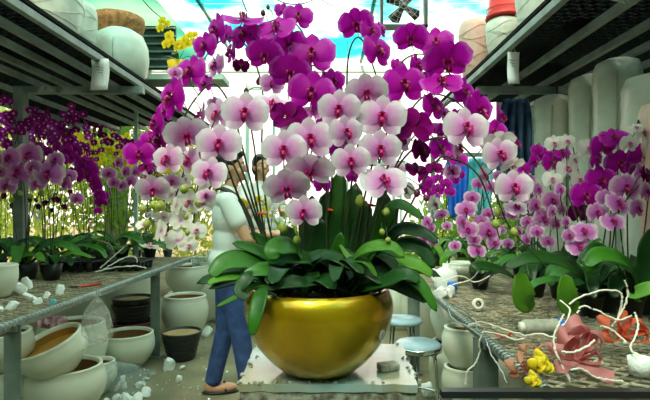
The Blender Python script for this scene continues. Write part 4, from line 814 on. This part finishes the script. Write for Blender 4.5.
for k in range(16):
    px = rq.uniform(100, 158); Y = rq.uniform(2.85, 3.5); s = rq.uniform(.018, .036); foam('small white foam chunk in the loose pile around the bluish plastic bag', px, 0, Y, (s, s * rq.uniform(.6, 1), s * .7), k + 60, 'small foam chunks around the bag', s * .45)
bm = bmesh.new(); rq = random.Random(9)
for k in range(150):
    x = rq.uniform(-1.5, -.35); y = rq.uniform(2.9, 5.2); s = rq.uniform(.004, .014); chunk(bm, (x, y, s * .4), (s, s, s * .5), k, 1)
tag(obj('foam_crumbs', bm, MFOAM, None, False), 'white foam crumbs scattered over the aisle floor', 'crumbs', kind='stuff')
def bag(name, label, c, r, h, m, seed, sc=(1, .7), lying=None, flat=.0):
    """crumpled thin plastic bag with a gathered neck"""
    t = thing(name, label, 'bag', c); rq = random.Random(seed); bm = bmesh.new(); n = 26; rings = []
    prof = [(.12, 1.0), (.05, .90), (.35, .78), (.75, .6), (1.0, .35), (.95, .15), (.6, .02), (.0, 0)]
    for i, (a, z) in enumerate(prof):
        rings.append([bm.verts.new((max(.004, r * a) * sc[0] * math.cos(q_) * (1 + .18 * math.sin(5 * q_ + i) + rq.uniform(-.03, .03)), max(.004, r * a) * sc[1] * math.sin(q_) * (1 + .18 * math.cos(4 * q_ + i * 2) + rq.uniform(-.03, .03)), h * z + rq.uniform(-.01, .01) * (i < 7))) for q_ in [2 * math.pi * k / n for k in range(n)]])
    for i in range(len(rings) - 1):
        for k in range(n): bm.faces.new((rings[i][k], rings[i][(k + 1) % n], rings[i + 1][(k + 1) % n], rings[i + 1][k]))
    obj('film', bm, m, t); bm = bmesh.new(); tube(bm, [(.02 * math.cos(q_), .02 * math.sin(q_), h * .9) for q_ in [2 * math.pi * k / 12 for k in range(13)]], .003, 4); obj('tie', bm, m, t)
    if lying: t.rotation_euler = lying
    return t
b = at(92, 352, 2.40); bag('plastic_bag', 'clear plastic bag hanging from the bench edge over the tilted pot', (b.x - .02, 2.5, .02 + b.z), .095, .27, MFILM, 4, (.8, .5))
bag('plastic_bag', 'clear bluish plastic bag lying on the floor among the foam', (at(122, 380, 3.3).x - .12, 3.25, .05), .12, .48, MFILMB, 8, (1, .7), (R(12), R(72), R(-10)))
bm = bmesh.new(); chunk(bm, (0, 0, 0), (.022, .008, .03), 77, 1); o = obj('blue_scrap', bm, MCYAN, None, False); o.location = at(53, 302, 2.50); tag(o, 'light blue plastic scrap at the bench edge next to the foam brick', 'scrap')
# seedling trays
def tray(label, c, w, d, h, rz, nx, ny):
    t = thing('seedling_tray', label, 'tray', c, rz, 'black seedling trays'); bm = bmesh.new()
    for k in range(nx + 1): bx(bm, (-w / 2 + w * k / nx, 0, h), (.012, d, .01))
    for k in range(ny + 1): bx(bm, (0, -d / 2 + d * k / ny, h), (w, .012, .01))
    obj('rim', bm, MBLK, t, False)
    for i in range(nx):
        for j in range(ny):
            bm = bmesh.new(); s = min(w / nx, d / ny) * .46; lathe(bm, [(0, 0), (s * .7, 0), (s, h), (s * .94, h), (s * .6, .006), (0, .006)], 10, c=(-w / 2 + w * (i + .5) / nx, -d / 2 + d * (j + .5) / ny, 0)); obj('cell', bm, MBLK, t)
    return t
tray('black seedling tray on the bench, nearer the first leg', (at(73, 0, 3.85).x, 3.85, .735), .40, .30, .075, R(4), 6, 4)
tray('black seedling tray on the bench, the one reaching to the white wires', (at(122, 0, 3.9).x, 3.92, .735), .40, .30, .07, R(-3), 6, 4)
t = thing('garden_snips', 'small tool with red handle and black tip on the bench', 'tool', at(80, 281, 3.0)); t.location.z = .742
bm = bmesh.new(); tube(bm, [(-.01, 0, 0), (.06, .05, .005), (.10, .07, .004)], [.006, .008, .006], 8); obj('handle', bm, MRED, t); bm = bmesh.new(); tube(bm, [(-.01, 0, 0), (-.05, -.01, 0), (-.07, -.012, 0)], [.006, .005, .001], 8); obj('blade', bm, MBLK, t)
# white paper-covered wires
def wire(label, pts, r=.0028, g=None, m=MTWIST):
    bm = bmesh.new(); sp_ = smoothpath([at(*p) for p in pts], 6); sp_ = [p + Vector((random.uniform(-1, 1), 0, random.uniform(-1, 1))) * r * .6 for p in sp_]; tube(bm, sp_, [r * random.uniform(.8, 1.3) for _ in sp_], 6); return tag(obj('paper_wire', bm, m), label, 'wire', g)
gw = 'cream paper wires on the bench by the seedling tray'; gw2 = 'cream paper wires on the bench around the pink bow'
wire('straight cream wire leaning up from the tray towards the bouquet', [(100, 268, 3.3), (112, 258, 3.3), (124, 247, 3.3)], .004, gw)
wire('cream wire arched like a hook beside the seedling tray', [(104, 269, 3.25), (118, 261, 3.25), (130, 256, 3.25), (136, 258, 3.25), (137, 262, 3.25)], .004, gw)
wire('flat cream wire lying closest to the bench edge by the tray', [(96, 272, 3.2), (112, 268, 3.2), (134, 266, 3.2), (146, 268, 3.2)], .004, gw)
for lab, pts in (('tall cream wire bent over in a wide arch above the pink bow', [(569, 304, 1.6), (585, 295, 1.6), (605, 290, 1.6), (619, 292, 1.6), (622, 300, 1.6), (618, 318, 1.62)]),
    ('cream wire standing upright with a kink beside the orange bow', [(625, 281, 1.6), (628, 292, 1.6), (625, 305, 1.6), (618, 318, 1.6), (612, 326, 1.6)]),
    ('cream wire crossing low behind the pink bow', [(577, 313, 1.62), (583, 306, 1.62), (600, 312, 1.6), (618, 320, 1.58), (632, 316, 1.56)]),
    ('thick twisted cream wire climbing along the near side of the pink bow', [(575, 386, 1.44), (566, 372, 1.44), (556, 352, 1.44), (554, 336, 1.45), (560, 322, 1.46), (564, 314, 1.47)]),
    ('second twisted cream wire running down from the bow to the black rail', [(572, 384, 1.42), (562, 366, 1.43), (553, 345, 1.45)]),
    ('cream wire looped across the front of the pink bow', [(562, 352, 1.40), (574, 352, 1.39), (588, 346, 1.39), (595, 340, 1.40)]),
    ('coiled cream wire in front of the bow along the black rail', [(570, 370, 1.40), (582, 369, 1.40), (595, 377, 1.40), (608, 380, 1.40), (622, 381, 1.40)]),
    ('cream wire zigzagging beside the orange bow', [(634, 312, 1.55), (638, 322, 1.53), (636, 336, 1.5), (630, 348, 1.48), (640, 356, 1.46)]),
    ('long thin cream wire lying towards the spool of cord', [(524, 336, 1.8), (540, 334, 1.8), (560, 338, 1.75), (585, 332, 1.7)]),
    ('looped cream wire end above the front post', [(468, 326, 1.9), (482, 322, 1.9), (500, 328, 1.85), (520, 334, 1.8), (526, 337, 1.8), (515, 340, 1.8), (500, 334, 1.82), (484, 332, 1.85)]),
    ('cream wire hanging down beside the front post', [(484, 330, 1.88), (479, 344, 1.88), (480, 352, 1.88), (475, 364, 1.88), (467, 372, 1.88), (466, 384, 1.88)]),
    ('long cream wire curving on the bench near the white jug', [(440, 292, 2.4), (455, 284, 2.4), (470, 280, 2.4), (478, 272, 2.4)]),
    ('cream wire tangled behind the tape roll', [(442, 282, 2.5), (460, 276, 2.5), (475, 282, 2.5), (490, 276, 2.5)]),
    ('short cream wire lying beside the front post top', [(460, 312, 2.0), (472, 318, 2.0), (480, 326, 1.98)]),
    ('cream wire reaching from the spool to the tall arch', [(560, 300, 1.75), (570, 310, 1.7), (566, 322, 1.66), (558, 330, 1.62)]),
    ('short cream wire sticking out under the orange bow', [(600, 326, 1.5), (612, 330, 1.5), (626, 342, 1.48)])):
    wire(lab, pts, .0030, gw2)
# brown sticks and debris on the mesh
bm = bmesh.new()
for k in range(80):
    x = rq.uniform(.62, 1.25); y = rq.uniform(1.42, 2.6); a = rq.uniform(0, 3.1); L = rq.uniform(.01, .06); tube(bm, [(x, y, .738), (x + L * math.cos(a), y + L * math.sin(a), .738 + rq.uniform(0, .02))], rq.uniform(.001, .003), 4)
tag(obj('dry_litter', bm, MROOT), 'dry roots and sticks littering the cluttered bench', 'litter', kind='stuff')
bm = bmesh.new()
for k in range(170):
    x = rq.uniform(.60, 1.3); y = rq.uniform(1.40, 2.8); s = rq.uniform(.003, .010); chunk(bm, (x, y, .738), (s, s, s * .5), k, 1)
for k in range(60):
    x = rq.uniform(-2.2, -1.42); y = rq.uniform(2.0, 3.4); s = rq.uniform(.003, .010); chunk(bm, (x, y, .738), (s, s, s * .5), k, 1)
tag(obj('foam_dust', bm, MTREX, None, False), 'pale crumbs lying on both benches', 'crumbs', kind='stuff')
# tangle hanging over the bench edge above the front post
for lab, pts in (('grey wire tangle bent over the bench edge near the post', [(452, 304, 2.0), (466, 312, 1.98), (478, 330, 1.95), (486, 350, 1.9)]), ('steel wire drooping over the bench edge by the pots', [(446, 300, 2.1), (452, 318, 2.05), (470, 328, 1.98), (492, 345, 1.85)]),
                 ('second steel wire drooping at the bench corner', [(486, 340, 1.75), (492, 356, 1.7), (500, 368, 1.62), (508, 384, 1.5)])):
    wire(lab, pts, .003, 'steel wires at the bench edge', MGALV)
# pipe-like spool, tape, jug
c = at(543, 319, 1.95); c.z = .755; t = thing('cord_spool', 'grey-green cardboard tube wound with cord lying on the cluttered bench', 'spool', c, R(4))
def cyl(bm, prof, axis='X', seg=28):
    lathe(bm, prof, seg); bmesh.ops.rotate(bm, verts=bm.verts[:], matrix=Matrix.Rotation(R(90), 3, 'Y'))
bm = bmesh.new(); cyl(bm, [(0, -.08), (.027, -.08), (.029, -.07), (.029, .08), (.027, .085), (0, .085)]); obj('tube_body', bm, mat('cardboard_grey', (.42, .45, .36), .7, noise=.3, nscale=30), t)
bm = bmesh.new(); cyl(bm, [(.0295, .055), (.030, .056), (.030, .078), (.0295, .079)]); obj('blue_band', bm, MBLUE, t)
bm = bmesh.new(); cyl(bm, [(0, -.095), (.018, -.095), (.02, -.08), (0, -.08)]); obj('cap', bm, MTWIST, t)
c = at(478, 299, 2.35); c.z = .765; t = thing('tape_roll', 'cream roll of tape standing on edge on the mesh', 'tape', c)
bm = bmesh.new(); lathe(bm, [(.012, -.01), (.028, -.01), (.028, .01), (.012, .01), (.012, -.01)], 24); bmesh.ops.rotate(bm, verts=bm.verts[:], matrix=Matrix.Rotation(R(80), 3, 'X')); obj('tape', bm, MTWIST, t)
bm = bmesh.new(); lathe(bm, [(.0125, -.011), (.009, -.011), (.009, .011), (.0125, .011)], 24); bmesh.ops.rotate(bm, verts=bm.verts[:], matrix=Matrix.Rotation(R(80), 3, 'X')); obj('core', bm, MBLK, t)
c = at(446, 274, 3.0); c.z = .735; t = thing('plastic_jug', 'white plastic jug on the bench behind the bright blue tub', 'jug', c)
bm = bmesh.new(); lathe(bm, [(0, 0), (.06, 0), (.065, .01), (.066, .08), (.055, .11), (.02, .13), (.018, .15), (0, .15)], 26, sc=(1.1, .8)); obj('body', bm, MFOAM, t)
bm = bmesh.new(); tube(bm, smoothpath([(-.05, 0, .10), (-.085, 0, .11), (-.085, 0, .06), (-.06, 0, .04)], 4), .008, 6); obj('handle', bm, MFOAM, t)
c = at(452, 271, 2.85); o = obj('plastic_tub', (lambda bm: lathe(bm, [(0, 0), (.026, 0), (.028, .005), (.027, .045), (.022, .05), (0, .05)], 20))(bmesh.new()), MBLUE); o.location = (c.x, 2.85, .745); tag(o, 'bright blue plastic tub in front of the white jug', 'tub')
t = thing('crumpled_foam_wrap', 'crumpled white wrapping behind the jug on the bench', 'wrapping', at(440, 276, 2.7)); bm = bmesh.new(); chunk(bm, (0, 0, .01), (.05, .04, .03), 4, 3); chunk(bm, (.06, .03, .01), (.05, .04, .025), 8, 3); obj('sheet', bm, MFOAM, t)
t.location.z = .745
c = at(640, 366, 1.45); pot('plastic_cup', 'white plastic cup by the black rail at the picture edge', 'cup', (c.x, 1.45, .735), [(0, 0), (.028, 0), (.034, .05), (.032, .05), (.026, .004), (0, .004)], MFOAM)
# organza bows
def loop(bm, c, d, L, Wd, tw, n=14):
    """one loop of ribbon leaving c in direction d and coming back"""
    d = Vector(d).normalized(); s = d.cross(Vector((0, -1, .2))).normalized(); w = d.cross(s).normalized(); g = []
    for i in range(n + 1):
        a = 2 * math.pi * i / n; r = math.sin(a / 2); p = Vector(c) + d * (L * r * r) + s * (L * .33 * math.sin(a) * (.4 + .6 * r)); wd = (w * math.cos(tw) + s * math.sin(tw)) * Wd * (.15 + .85 * r)
        g.append([bm.verts.new(p + wd * v + d * .012 * math.sin(v * 4 + a * 2)) for v in (-.5, -.25, 0, .25, .5)])
    for i in range(n):
        for j in range(4): bm.faces.new((g[i][j], g[i][j + 1], g[i + 1][j + 1], g[i + 1][j]))
def bow(label, c, loops, m, tails=(), knot=.012):
    t = thing('ribbon_bow', label, 'bow', c)
    for d, L, Wd, tw in loops: bm = bmesh.new(); loop(bm, (0, 0, 0), d, L, Wd, tw); obj('loop', bm, m, t)
    for pts, wd in tails:
        bm = bmesh.new(); sp_ = smoothpath(pts, 5); g = []
        for i, p in enumerate(sp_):
            tt = (sp_[min(i + 1, len(sp_) - 1)] - sp_[max(0, i - 1)]).normalized(); s = tt.cross(Vector((0, -.8, .6))).normalized(); g.append([bm.verts.new(p + s * wd * v + Vector((0, .006 * math.sin(i + 3 * v), 0))) for v in (-.5, 0, .5)])
        for i in range(len(sp_) - 1):
            for j in range(2): bm.faces.new((g[i][j], g[i][j + 1], g[i + 1][j + 1], g[i + 1][j]))
        obj('tail', bm, m, t)
    bm = bmesh.new(); chunk(bm, (0, 0, 0), (knot, knot, knot), 3, 2); obj('knot', bm, m, t); t.scale = (.86,) * 3; return t
bow('large dusty pink organza bow on the bench beside the yellow rose', at(574, 358, 1.46), [((.1, 0, 1), .135, .09, .2), ((.75, -.1, .75), .12, .08, .5), ((-.75, -.1, .5), .085, .06, -.3), ((1, -.2, .05), .085, .06, .2), ((-.35, -.1, 1), .10, .07, 0), ((.45, .2, .9), .11, .07, -.4)], MORG,
    [([(0, 0, 0), (.05, -.03, -.03), (.11, -.05, -.055)], .05), ([(0, 0, 0), (-.05, -.03, -.02), (-.09, -.05, -.01)], .04)])
bow('bright orange-red organza bow behind the cream wires', at(622, 334, 1.62), [((-.8, 0, .6), .09, .06, .2), ((.9, 0, .5), .09, .07, -.2), ((.2, 0, 1), .08, .06, .3), ((-1, -.2, -.1), .08, .05, .1), ((1, -.2, -.1), .09, .06, .1)], MORG2)
bow('dull peach organza bow between yellow rose and front post', at(528, 368, 1.46), [((-1, -.1, .2), .07, .04, .2), ((.9, 0, .7), .06, .04, .2), ((-.6, 0, .9), .05, .04, .4), ((-.9, -.2, -.3), .06, .035, -.2)], MPEAC2)
bow('flat peach organza bow lying behind the yellow rose', at(538, 350, 1.62), [((-1, 0, .15), .06, .03, .2), ((1, 0, .2), .07, .03, .2)], MPEAC2)
bow('small orange bow tied at the bench edge near the looped wire', at(504, 337, 1.86), [((1, 0, .4), .03, .02, 0), ((-1, 0, .4), .03, .02, 0)], MORG2, knot=.008)
bow('orange ribbon bow on the trolley below the black rail', (.86, 1.20, .70), [((1, -.1, .2), .10, .05, .5), ((-1, -.1, .2), .10, .05, -.5), ((.3, -.1, .6), .05, .04, 0)], MORG2)
def rose(label, c, k_):
    t = thing('felt_rose', label, 'rose', c)
    for k in range(7):
        a = k * 2.4; r = .004 + .0028 * k; bm = bmesh.new(); q_ = bmesh.ops.create_uvsphere(bm, u_segments=12, v_segments=8, radius=1)['verts']
        for v in q_: v.co = Vector((v.co.x * .020, v.co.y * .016, v.co.z * .007 + .006 * (v.co.x ** 2)))
        bmesh.ops.transform(bm, matrix=Matrix.Translation((r * math.cos(a), -.004 * (6 - k) * .5, r * math.sin(a))) @ Euler((R(70) + .3 * math.sin(a), .5 * math.cos(a), a)).to_matrix().to_4x4(), verts=q_); obj('petal', bm, MYEL, t)
    t.scale = (k_,) * 3
rose('yellow felt rose lying beside the pink bow', at(540, 363, 1.43), 1.15)
rose('second yellow felt flower scrap at the black rail', at(533, 380, 1.40), .8)
# basket on the tall pot, blue bottle
c = Vector(((209 - 330) * 5.3 / 490, 5.3, .575)); t = thing('basket', 'pale plastic basket of plant bits on the tall pot behind the person', 'basket', c)
bm = bmesh.new()
for z, s in ((0, .9), (.06, .95), (.12, 1)): tube(bm, [(.15 * s * x, .10 * s * y, z) for x, y in ((-1, -1), (1, -1), (1, 1), (-1, 1), (-1, -1))], .006, 4)
for k in range(9): x = -.15 + .3 * k / 8; bx(bm, (x, -.10, .06), (.008, .006, .12)); bx(bm, (x, .10, .06), (.008, .006, .12))
for k in range(6): y = -.1 + .2 * k / 5; bx(bm, (-.15, y, .06), (.006, .008, .12)); bx(bm, (.15, y, .06), (.006, .008, .12))
bx(bm, (0, 0, .004), (.28, .19, .006)); obj('basket_body', bm, MPALE, t, False)
bm = bmesh.new()
for k in range(40): chunk(bm, (rq.uniform(-.13, .13), rq.uniform(-.08, .08), rq.uniform(.03, .13)), (.02, .02, .015), k, 1)
obj('plant_bits', bm, MTREX, t, False)['kind'] = 'stuff'
c = Vector(((213 - 330) * 5.0 / 490, 5.35, .80)); t = thing('bottle', 'dark blue bottle lying on the plastic basket', 'bottle', (c.x - .03, 5.3, .735)); bm = bmesh.new(); cyl(bm, [(0, -.10), (.035, -.09), (.038, .06), (.03, .075), (0, .075)]); obj('body', bm, MFOAM, t); bm = bmesh.new(); cyl(bm, [(.039, .03), (.04, .032), (.04, .085), (0, .09)]); obj('blue_cap', bm, MBLUE, t)

# ---------------------------------------------------------------- people
def capsule(bm, a, b, ra, rb, sx=1.0):
    a, b = Vector(a), Vector(b); L = (b - a).length; n = 5; q_ = (b - a).to_track_quat('Z', 'X').to_matrix()
    prof = [(0, -ra)] + [(ra * math.cos(t_), ra * math.sin(t_)) for t_ in [-math.pi / 2 + math.pi / 2 * k / n for k in range(1, n + 1)]] + [(rb * math.cos(t_), L + rb * math.sin(t_)) for t_ in [math.pi / 2 * k / n for k in range(0, n)]] + [(0, L + rb)]
    b2 = bmesh.new(); lathe(b2, prof, 18)
    for v in b2.verts: v.co = a + q_ @ v.co
    me = bpy.data.meshes.new('x'); b2.to_mesh(me); b2.free(); bm.from_mesh(me); bpy.data.meshes.remove(me)
def ell(bm, c, s, rot=(0, 0, 0)):
    r = bmesh.ops.create_uvsphere(bm, u_segments=18, v_segments=12, radius=1)['verts']; bmesh.ops.transform(bm, matrix=Matrix.Translation(Vector(c)) @ Euler(rot).to_matrix().to_4x4() @ Matrix.Diagonal((*s, 1)), verts=r)
def fuse(name, bm, m, parent, vox=.009, sm=6):
    bmesh.ops.recalc_face_normals(bm, faces=bm.faces[:]); o = obj(name, bm, m, parent); r = o.modifiers.new('r', 'REMESH'); r.mode = 'VOXEL'; r.voxel_size = vox; r.use_smooth_shade = True
    s = o.modifiers.new('s', 'SMOOTH'); s.iterations = sm; s.factor = .5; return o
def person(label, loc, rz, H, flip=1):
    """local frame: the figure faces +x, its own left is +y; origin between the feet"""
    t = thing('person', label, 'person', loc, rz); k = H / 1.62; t.scale = (k,) * 3
    bm = bmesh.new()
    # legs, mid step
    for s, fx, kx in ((1, -.10, -.02), (-1, .12, .07)):
        capsule(bm, (0, .085 * s, .80), (kx, .09 * s, .44), .078, .052); capsule(bm, (kx, .09 * s, .44), (fx, .095 * s, .085), .050, .034)
        ell(bm, (kx + (fx - kx) * .32 - .008, .09 * s, .33), (.046, .044, .10)); ell(bm, (fx + .05, .10 * s, .035), (.11, .042, .034)); ell(bm, (fx - .02, .1 * s, .05), (.04, .035, .045))
    ell(bm, (-.01, 0, .86), (.105, .155, .12)); ell(bm, (.0, 0, 1.02), (.088, .125, .14)); ell(bm, (.005, 0, 1.19), (.10, .155, .14)); ell(bm, (-.01, 0, 1.29), (.075, .17, .06))
    capsule(bm, (-.005, 0, 1.32), (.02, 0, 1.41), .048, .044)
    # arms bent at the elbow, hands held forward
    for s in (1, -1):
        sh, el_, wr = Vector((-.01, .175 * s, 1.28)), Vector((.03 if s > 0 else .11, .218 * s, 1.045)), Vector((.27, .12 * s, 1.07))
        capsule(bm, sh, el_, .046, .036); capsule(bm, el_, wr, .036, .023)
        ell(bm, wr + Vector((.045, -.01 * s, .0)), (.042, .034, .017), (0, -.15, 0))
        for f, (dy, L) in enumerate(((-.026, .060), (-.009, .070), (.009, .066), (.025, .052))):
            p = wr + Vector((.078, -.01 * s + dy, 0)); m1 = p + Vector((L * .5, 0, -.006)); capsule(bm, p, m1, .0088, .0082); capsule(bm, m1, m1 + Vector((L * .38, 0, -.024)), .0082, .007)
        p = wr + Vector((.03, -.035 * s, .005)); m1 = p + Vector((.028, -.018 * s, -.004)); capsule(bm, p, m1, .011, .0095); capsule(bm, m1, m1 + Vector((.026, .002 * s, -.008)), .0095, .008)
    # head
    ell(bm, (.012, 0, 1.515), (.090, .074, .104)); ell(bm, (.045, 0, 1.455), (.055, .052, .052)); ell(bm, (.088, 0, 1.433), (.020, .024, .016))
    capsule(bm, (.092, 0, 1.52), (.112, 0, 1.488), .010, .014); ell(bm, (.100, 0, 1.457), (.010, .022, .006)); ell(bm, (.098, 0, 1.447), (.009, .02, .006)); ell(bm, (.085, 0, 1.54), (.014, .05, .010))
    for s in (1, -1): ell(bm, (.005, .076 * s, 1.495), (.018, .010, .030)); ell(bm, (.06, .045 * s, 1.475), (.03, .022, .028))
    fuse('body', bm, MSKIN, t, .0065, 3)
    for s in (1, -1):
        bm = bmesh.new(); ell(bm, (.084, .030 * s, 1.515), (.012, .014, .008)); obj('eye', bm, MFOAM, t); bm = bmesh.new(); ell(bm, (.0945, .030 * s, 1.515), (.004, .006, .007)); obj('iris', bm, MHAIR, t)
        bm = bmesh.new(); ell(bm, (.090, .030 * s, 1.535), (.008, .020, .003)); obj('eyebrow', bm, MHAIR, t)
    bm = bmesh.new(); ell(bm, (-.012, 0, 1.548), (.100, .086, .092)); ell(bm, (-.045, 0, 1.49), (.068, .078, .085)); ell(bm, (.045, 0, 1.592), (.052, .065, .034)); ell(bm, (-.115, 0, 1.50), (.032, .032, .04))
    capsule(bm, (-.118, 0, 1.48), (-.13, 0, 1.34), .026, .012)
    for s in (1, -1): ell(bm, (.008, .075 * s, 1.535), (.024, .012, .035))
    fuse('hair', bm, MHAIR, t, .008, 3)
    bm = bmesh.new()
    ell(bm, (-.012, 0, .90), (.125, .172, .10)); ell(bm, (.0, 0, 1.02), (.108, .145, .15)); ell(bm, (.005, 0, 1.18), (.118, .170, .15)); ell(bm, (-.01, 0, 1.285), (.088, .182, .068)); capsule(bm, (-.008, 0, 1.30), (.0, 0, 1.345), .066, .058)
    for s in (1, -1):
        sh, el_ = Vector((-.01, .175 * s, 1.28)), Vector((.03 if s > 0 else .11, .218 * s, 1.045)); capsule(bm, sh, sh.lerp(el_, .50), .058, .064)
    ell(bm, (-.01, 0, .84), (.120, .168, .06)); fuse('shirt', bm, MSHIRT, t, .009, 4)
    bm = bmesh.new(); ell(bm, (-.012, 0, .84), (.113, .162, .10))
    for s, fx, kx in ((1, -.10, -.02), (-1, .12, .07)):
        capsule(bm, (0, .08 * s, .80), (kx, .09 * s, .44), .094, .068); capsule(bm, (kx, .09 * s, .44), (fx, .095 * s, .10), .066, .054)
        for q_ in range(5): ell(bm, (fx + (kx - fx) * q_ * .08, .095 * s, .09 + .035 * q_), (.060, .057, .012))
    fuse('jeans', bm, MJEAN, t, .010, 3)
    bm = bmesh.new()
    for s in (1, -1):
        fx = -.10 if s > 0 else .12; ell(bm, (fx + .045, .10 * s, .012), (.125, .048, .014)); tube(bm, [(fx + .08, .10 * s - .045, .02), (fx + .07, .10 * s, .072), (fx + .08, .10 * s + .045, .02)], .009, 6)
    obj('sandals', bm, MBLK, t)
    return t
p = person('person in white T-shirt and blue jeans, black hair, dark strap over the shoulder', ((229 - 330) * 3.16 / 490, 3.16, 0), R(12), 1.60)
bm = bmesh.new(); pts = smoothpath([(-.09, .05, 1.335), (-.055, -.075, 1.365), (.05, -.11, 1.31), (.135, -.10, 1.15), (.17, -.04, 1.0)], 6); g = []
for i, v in enumerate(pts):
    tt = (pts[min(i + 1, len(pts) - 1)] - pts[max(0, i - 1)]).normalized(); s = tt.cross(Vector((.3, -1, .2))).normalized(); g.append([bm.verts.new(v + s * .014 * w_) for w_ in (-1, 1)])
for i in range(len(pts) - 1): bm.faces.new((g[i][0], g[i][1], g[i + 1][1], g[i + 1][0]))
o = obj('shoulder_strap', bm, MSTRAP, p); s = o.modifiers.new('s', 'SOLIDIFY'); s.thickness = .004
far_plant('yellow orchid hiding the chest of the person far behind', (-.80, 5.0, .75), .62, .10, 26, 'Y', .06, 'yellow orchids far back', 66, stems=4)
far_plant('pale orchid beside the yellow one, behind the orange clip', (-.62, 4.9, .75), .50, .10, 18, 'W', .08, 'pale orchids far back', 67, stems=3)
struct('trim_10', box((-.72, 4.95, .62), (.6, .3, .04)), MGALV)
person('person far behind, dark hair, partly hidden by orchid stems', ((261 - 330) * 5.4 / 490, 5.4, 0), R(-60), 1.80)

# supports of the far plant tables
bm = bmesh.new()
for x, y, h_ in ((-4.2, 4.9, .27), (-2.6, 4.9, .27), (-4.2, 5.8, .27), (-2.6, 5.8, .27), (-3.9, 6.7, .41), (-2.1, 6.7, .41), (-3.9, 7.2, .41), (-2.1, 7.2, .41), (-.98, 4.95, .60), (-.46, 4.95, .60)): bx(bm, (x, y, h_ / 2), (.05, .05, h_))
struct('trim_13', bm, MPOST)
bm = bmesh.new()
for x, y, h_ in ((.30, 8.3, 1.94), (1.20, 8.3, 1.94), (r.x - .40, 4.62, r.z - .19), (r.x + .40, 4.62, r.z - .19)):
    if y > 8 or x < -1.6: bx(bm, (x, y, h_ / 2), (.03, .03, h_))
for x in (.30, 1.20): bx(bm, (x, 8.3, 3.0), (.015, .015, 2.05))
struct('trim_14', bm, MPALE)
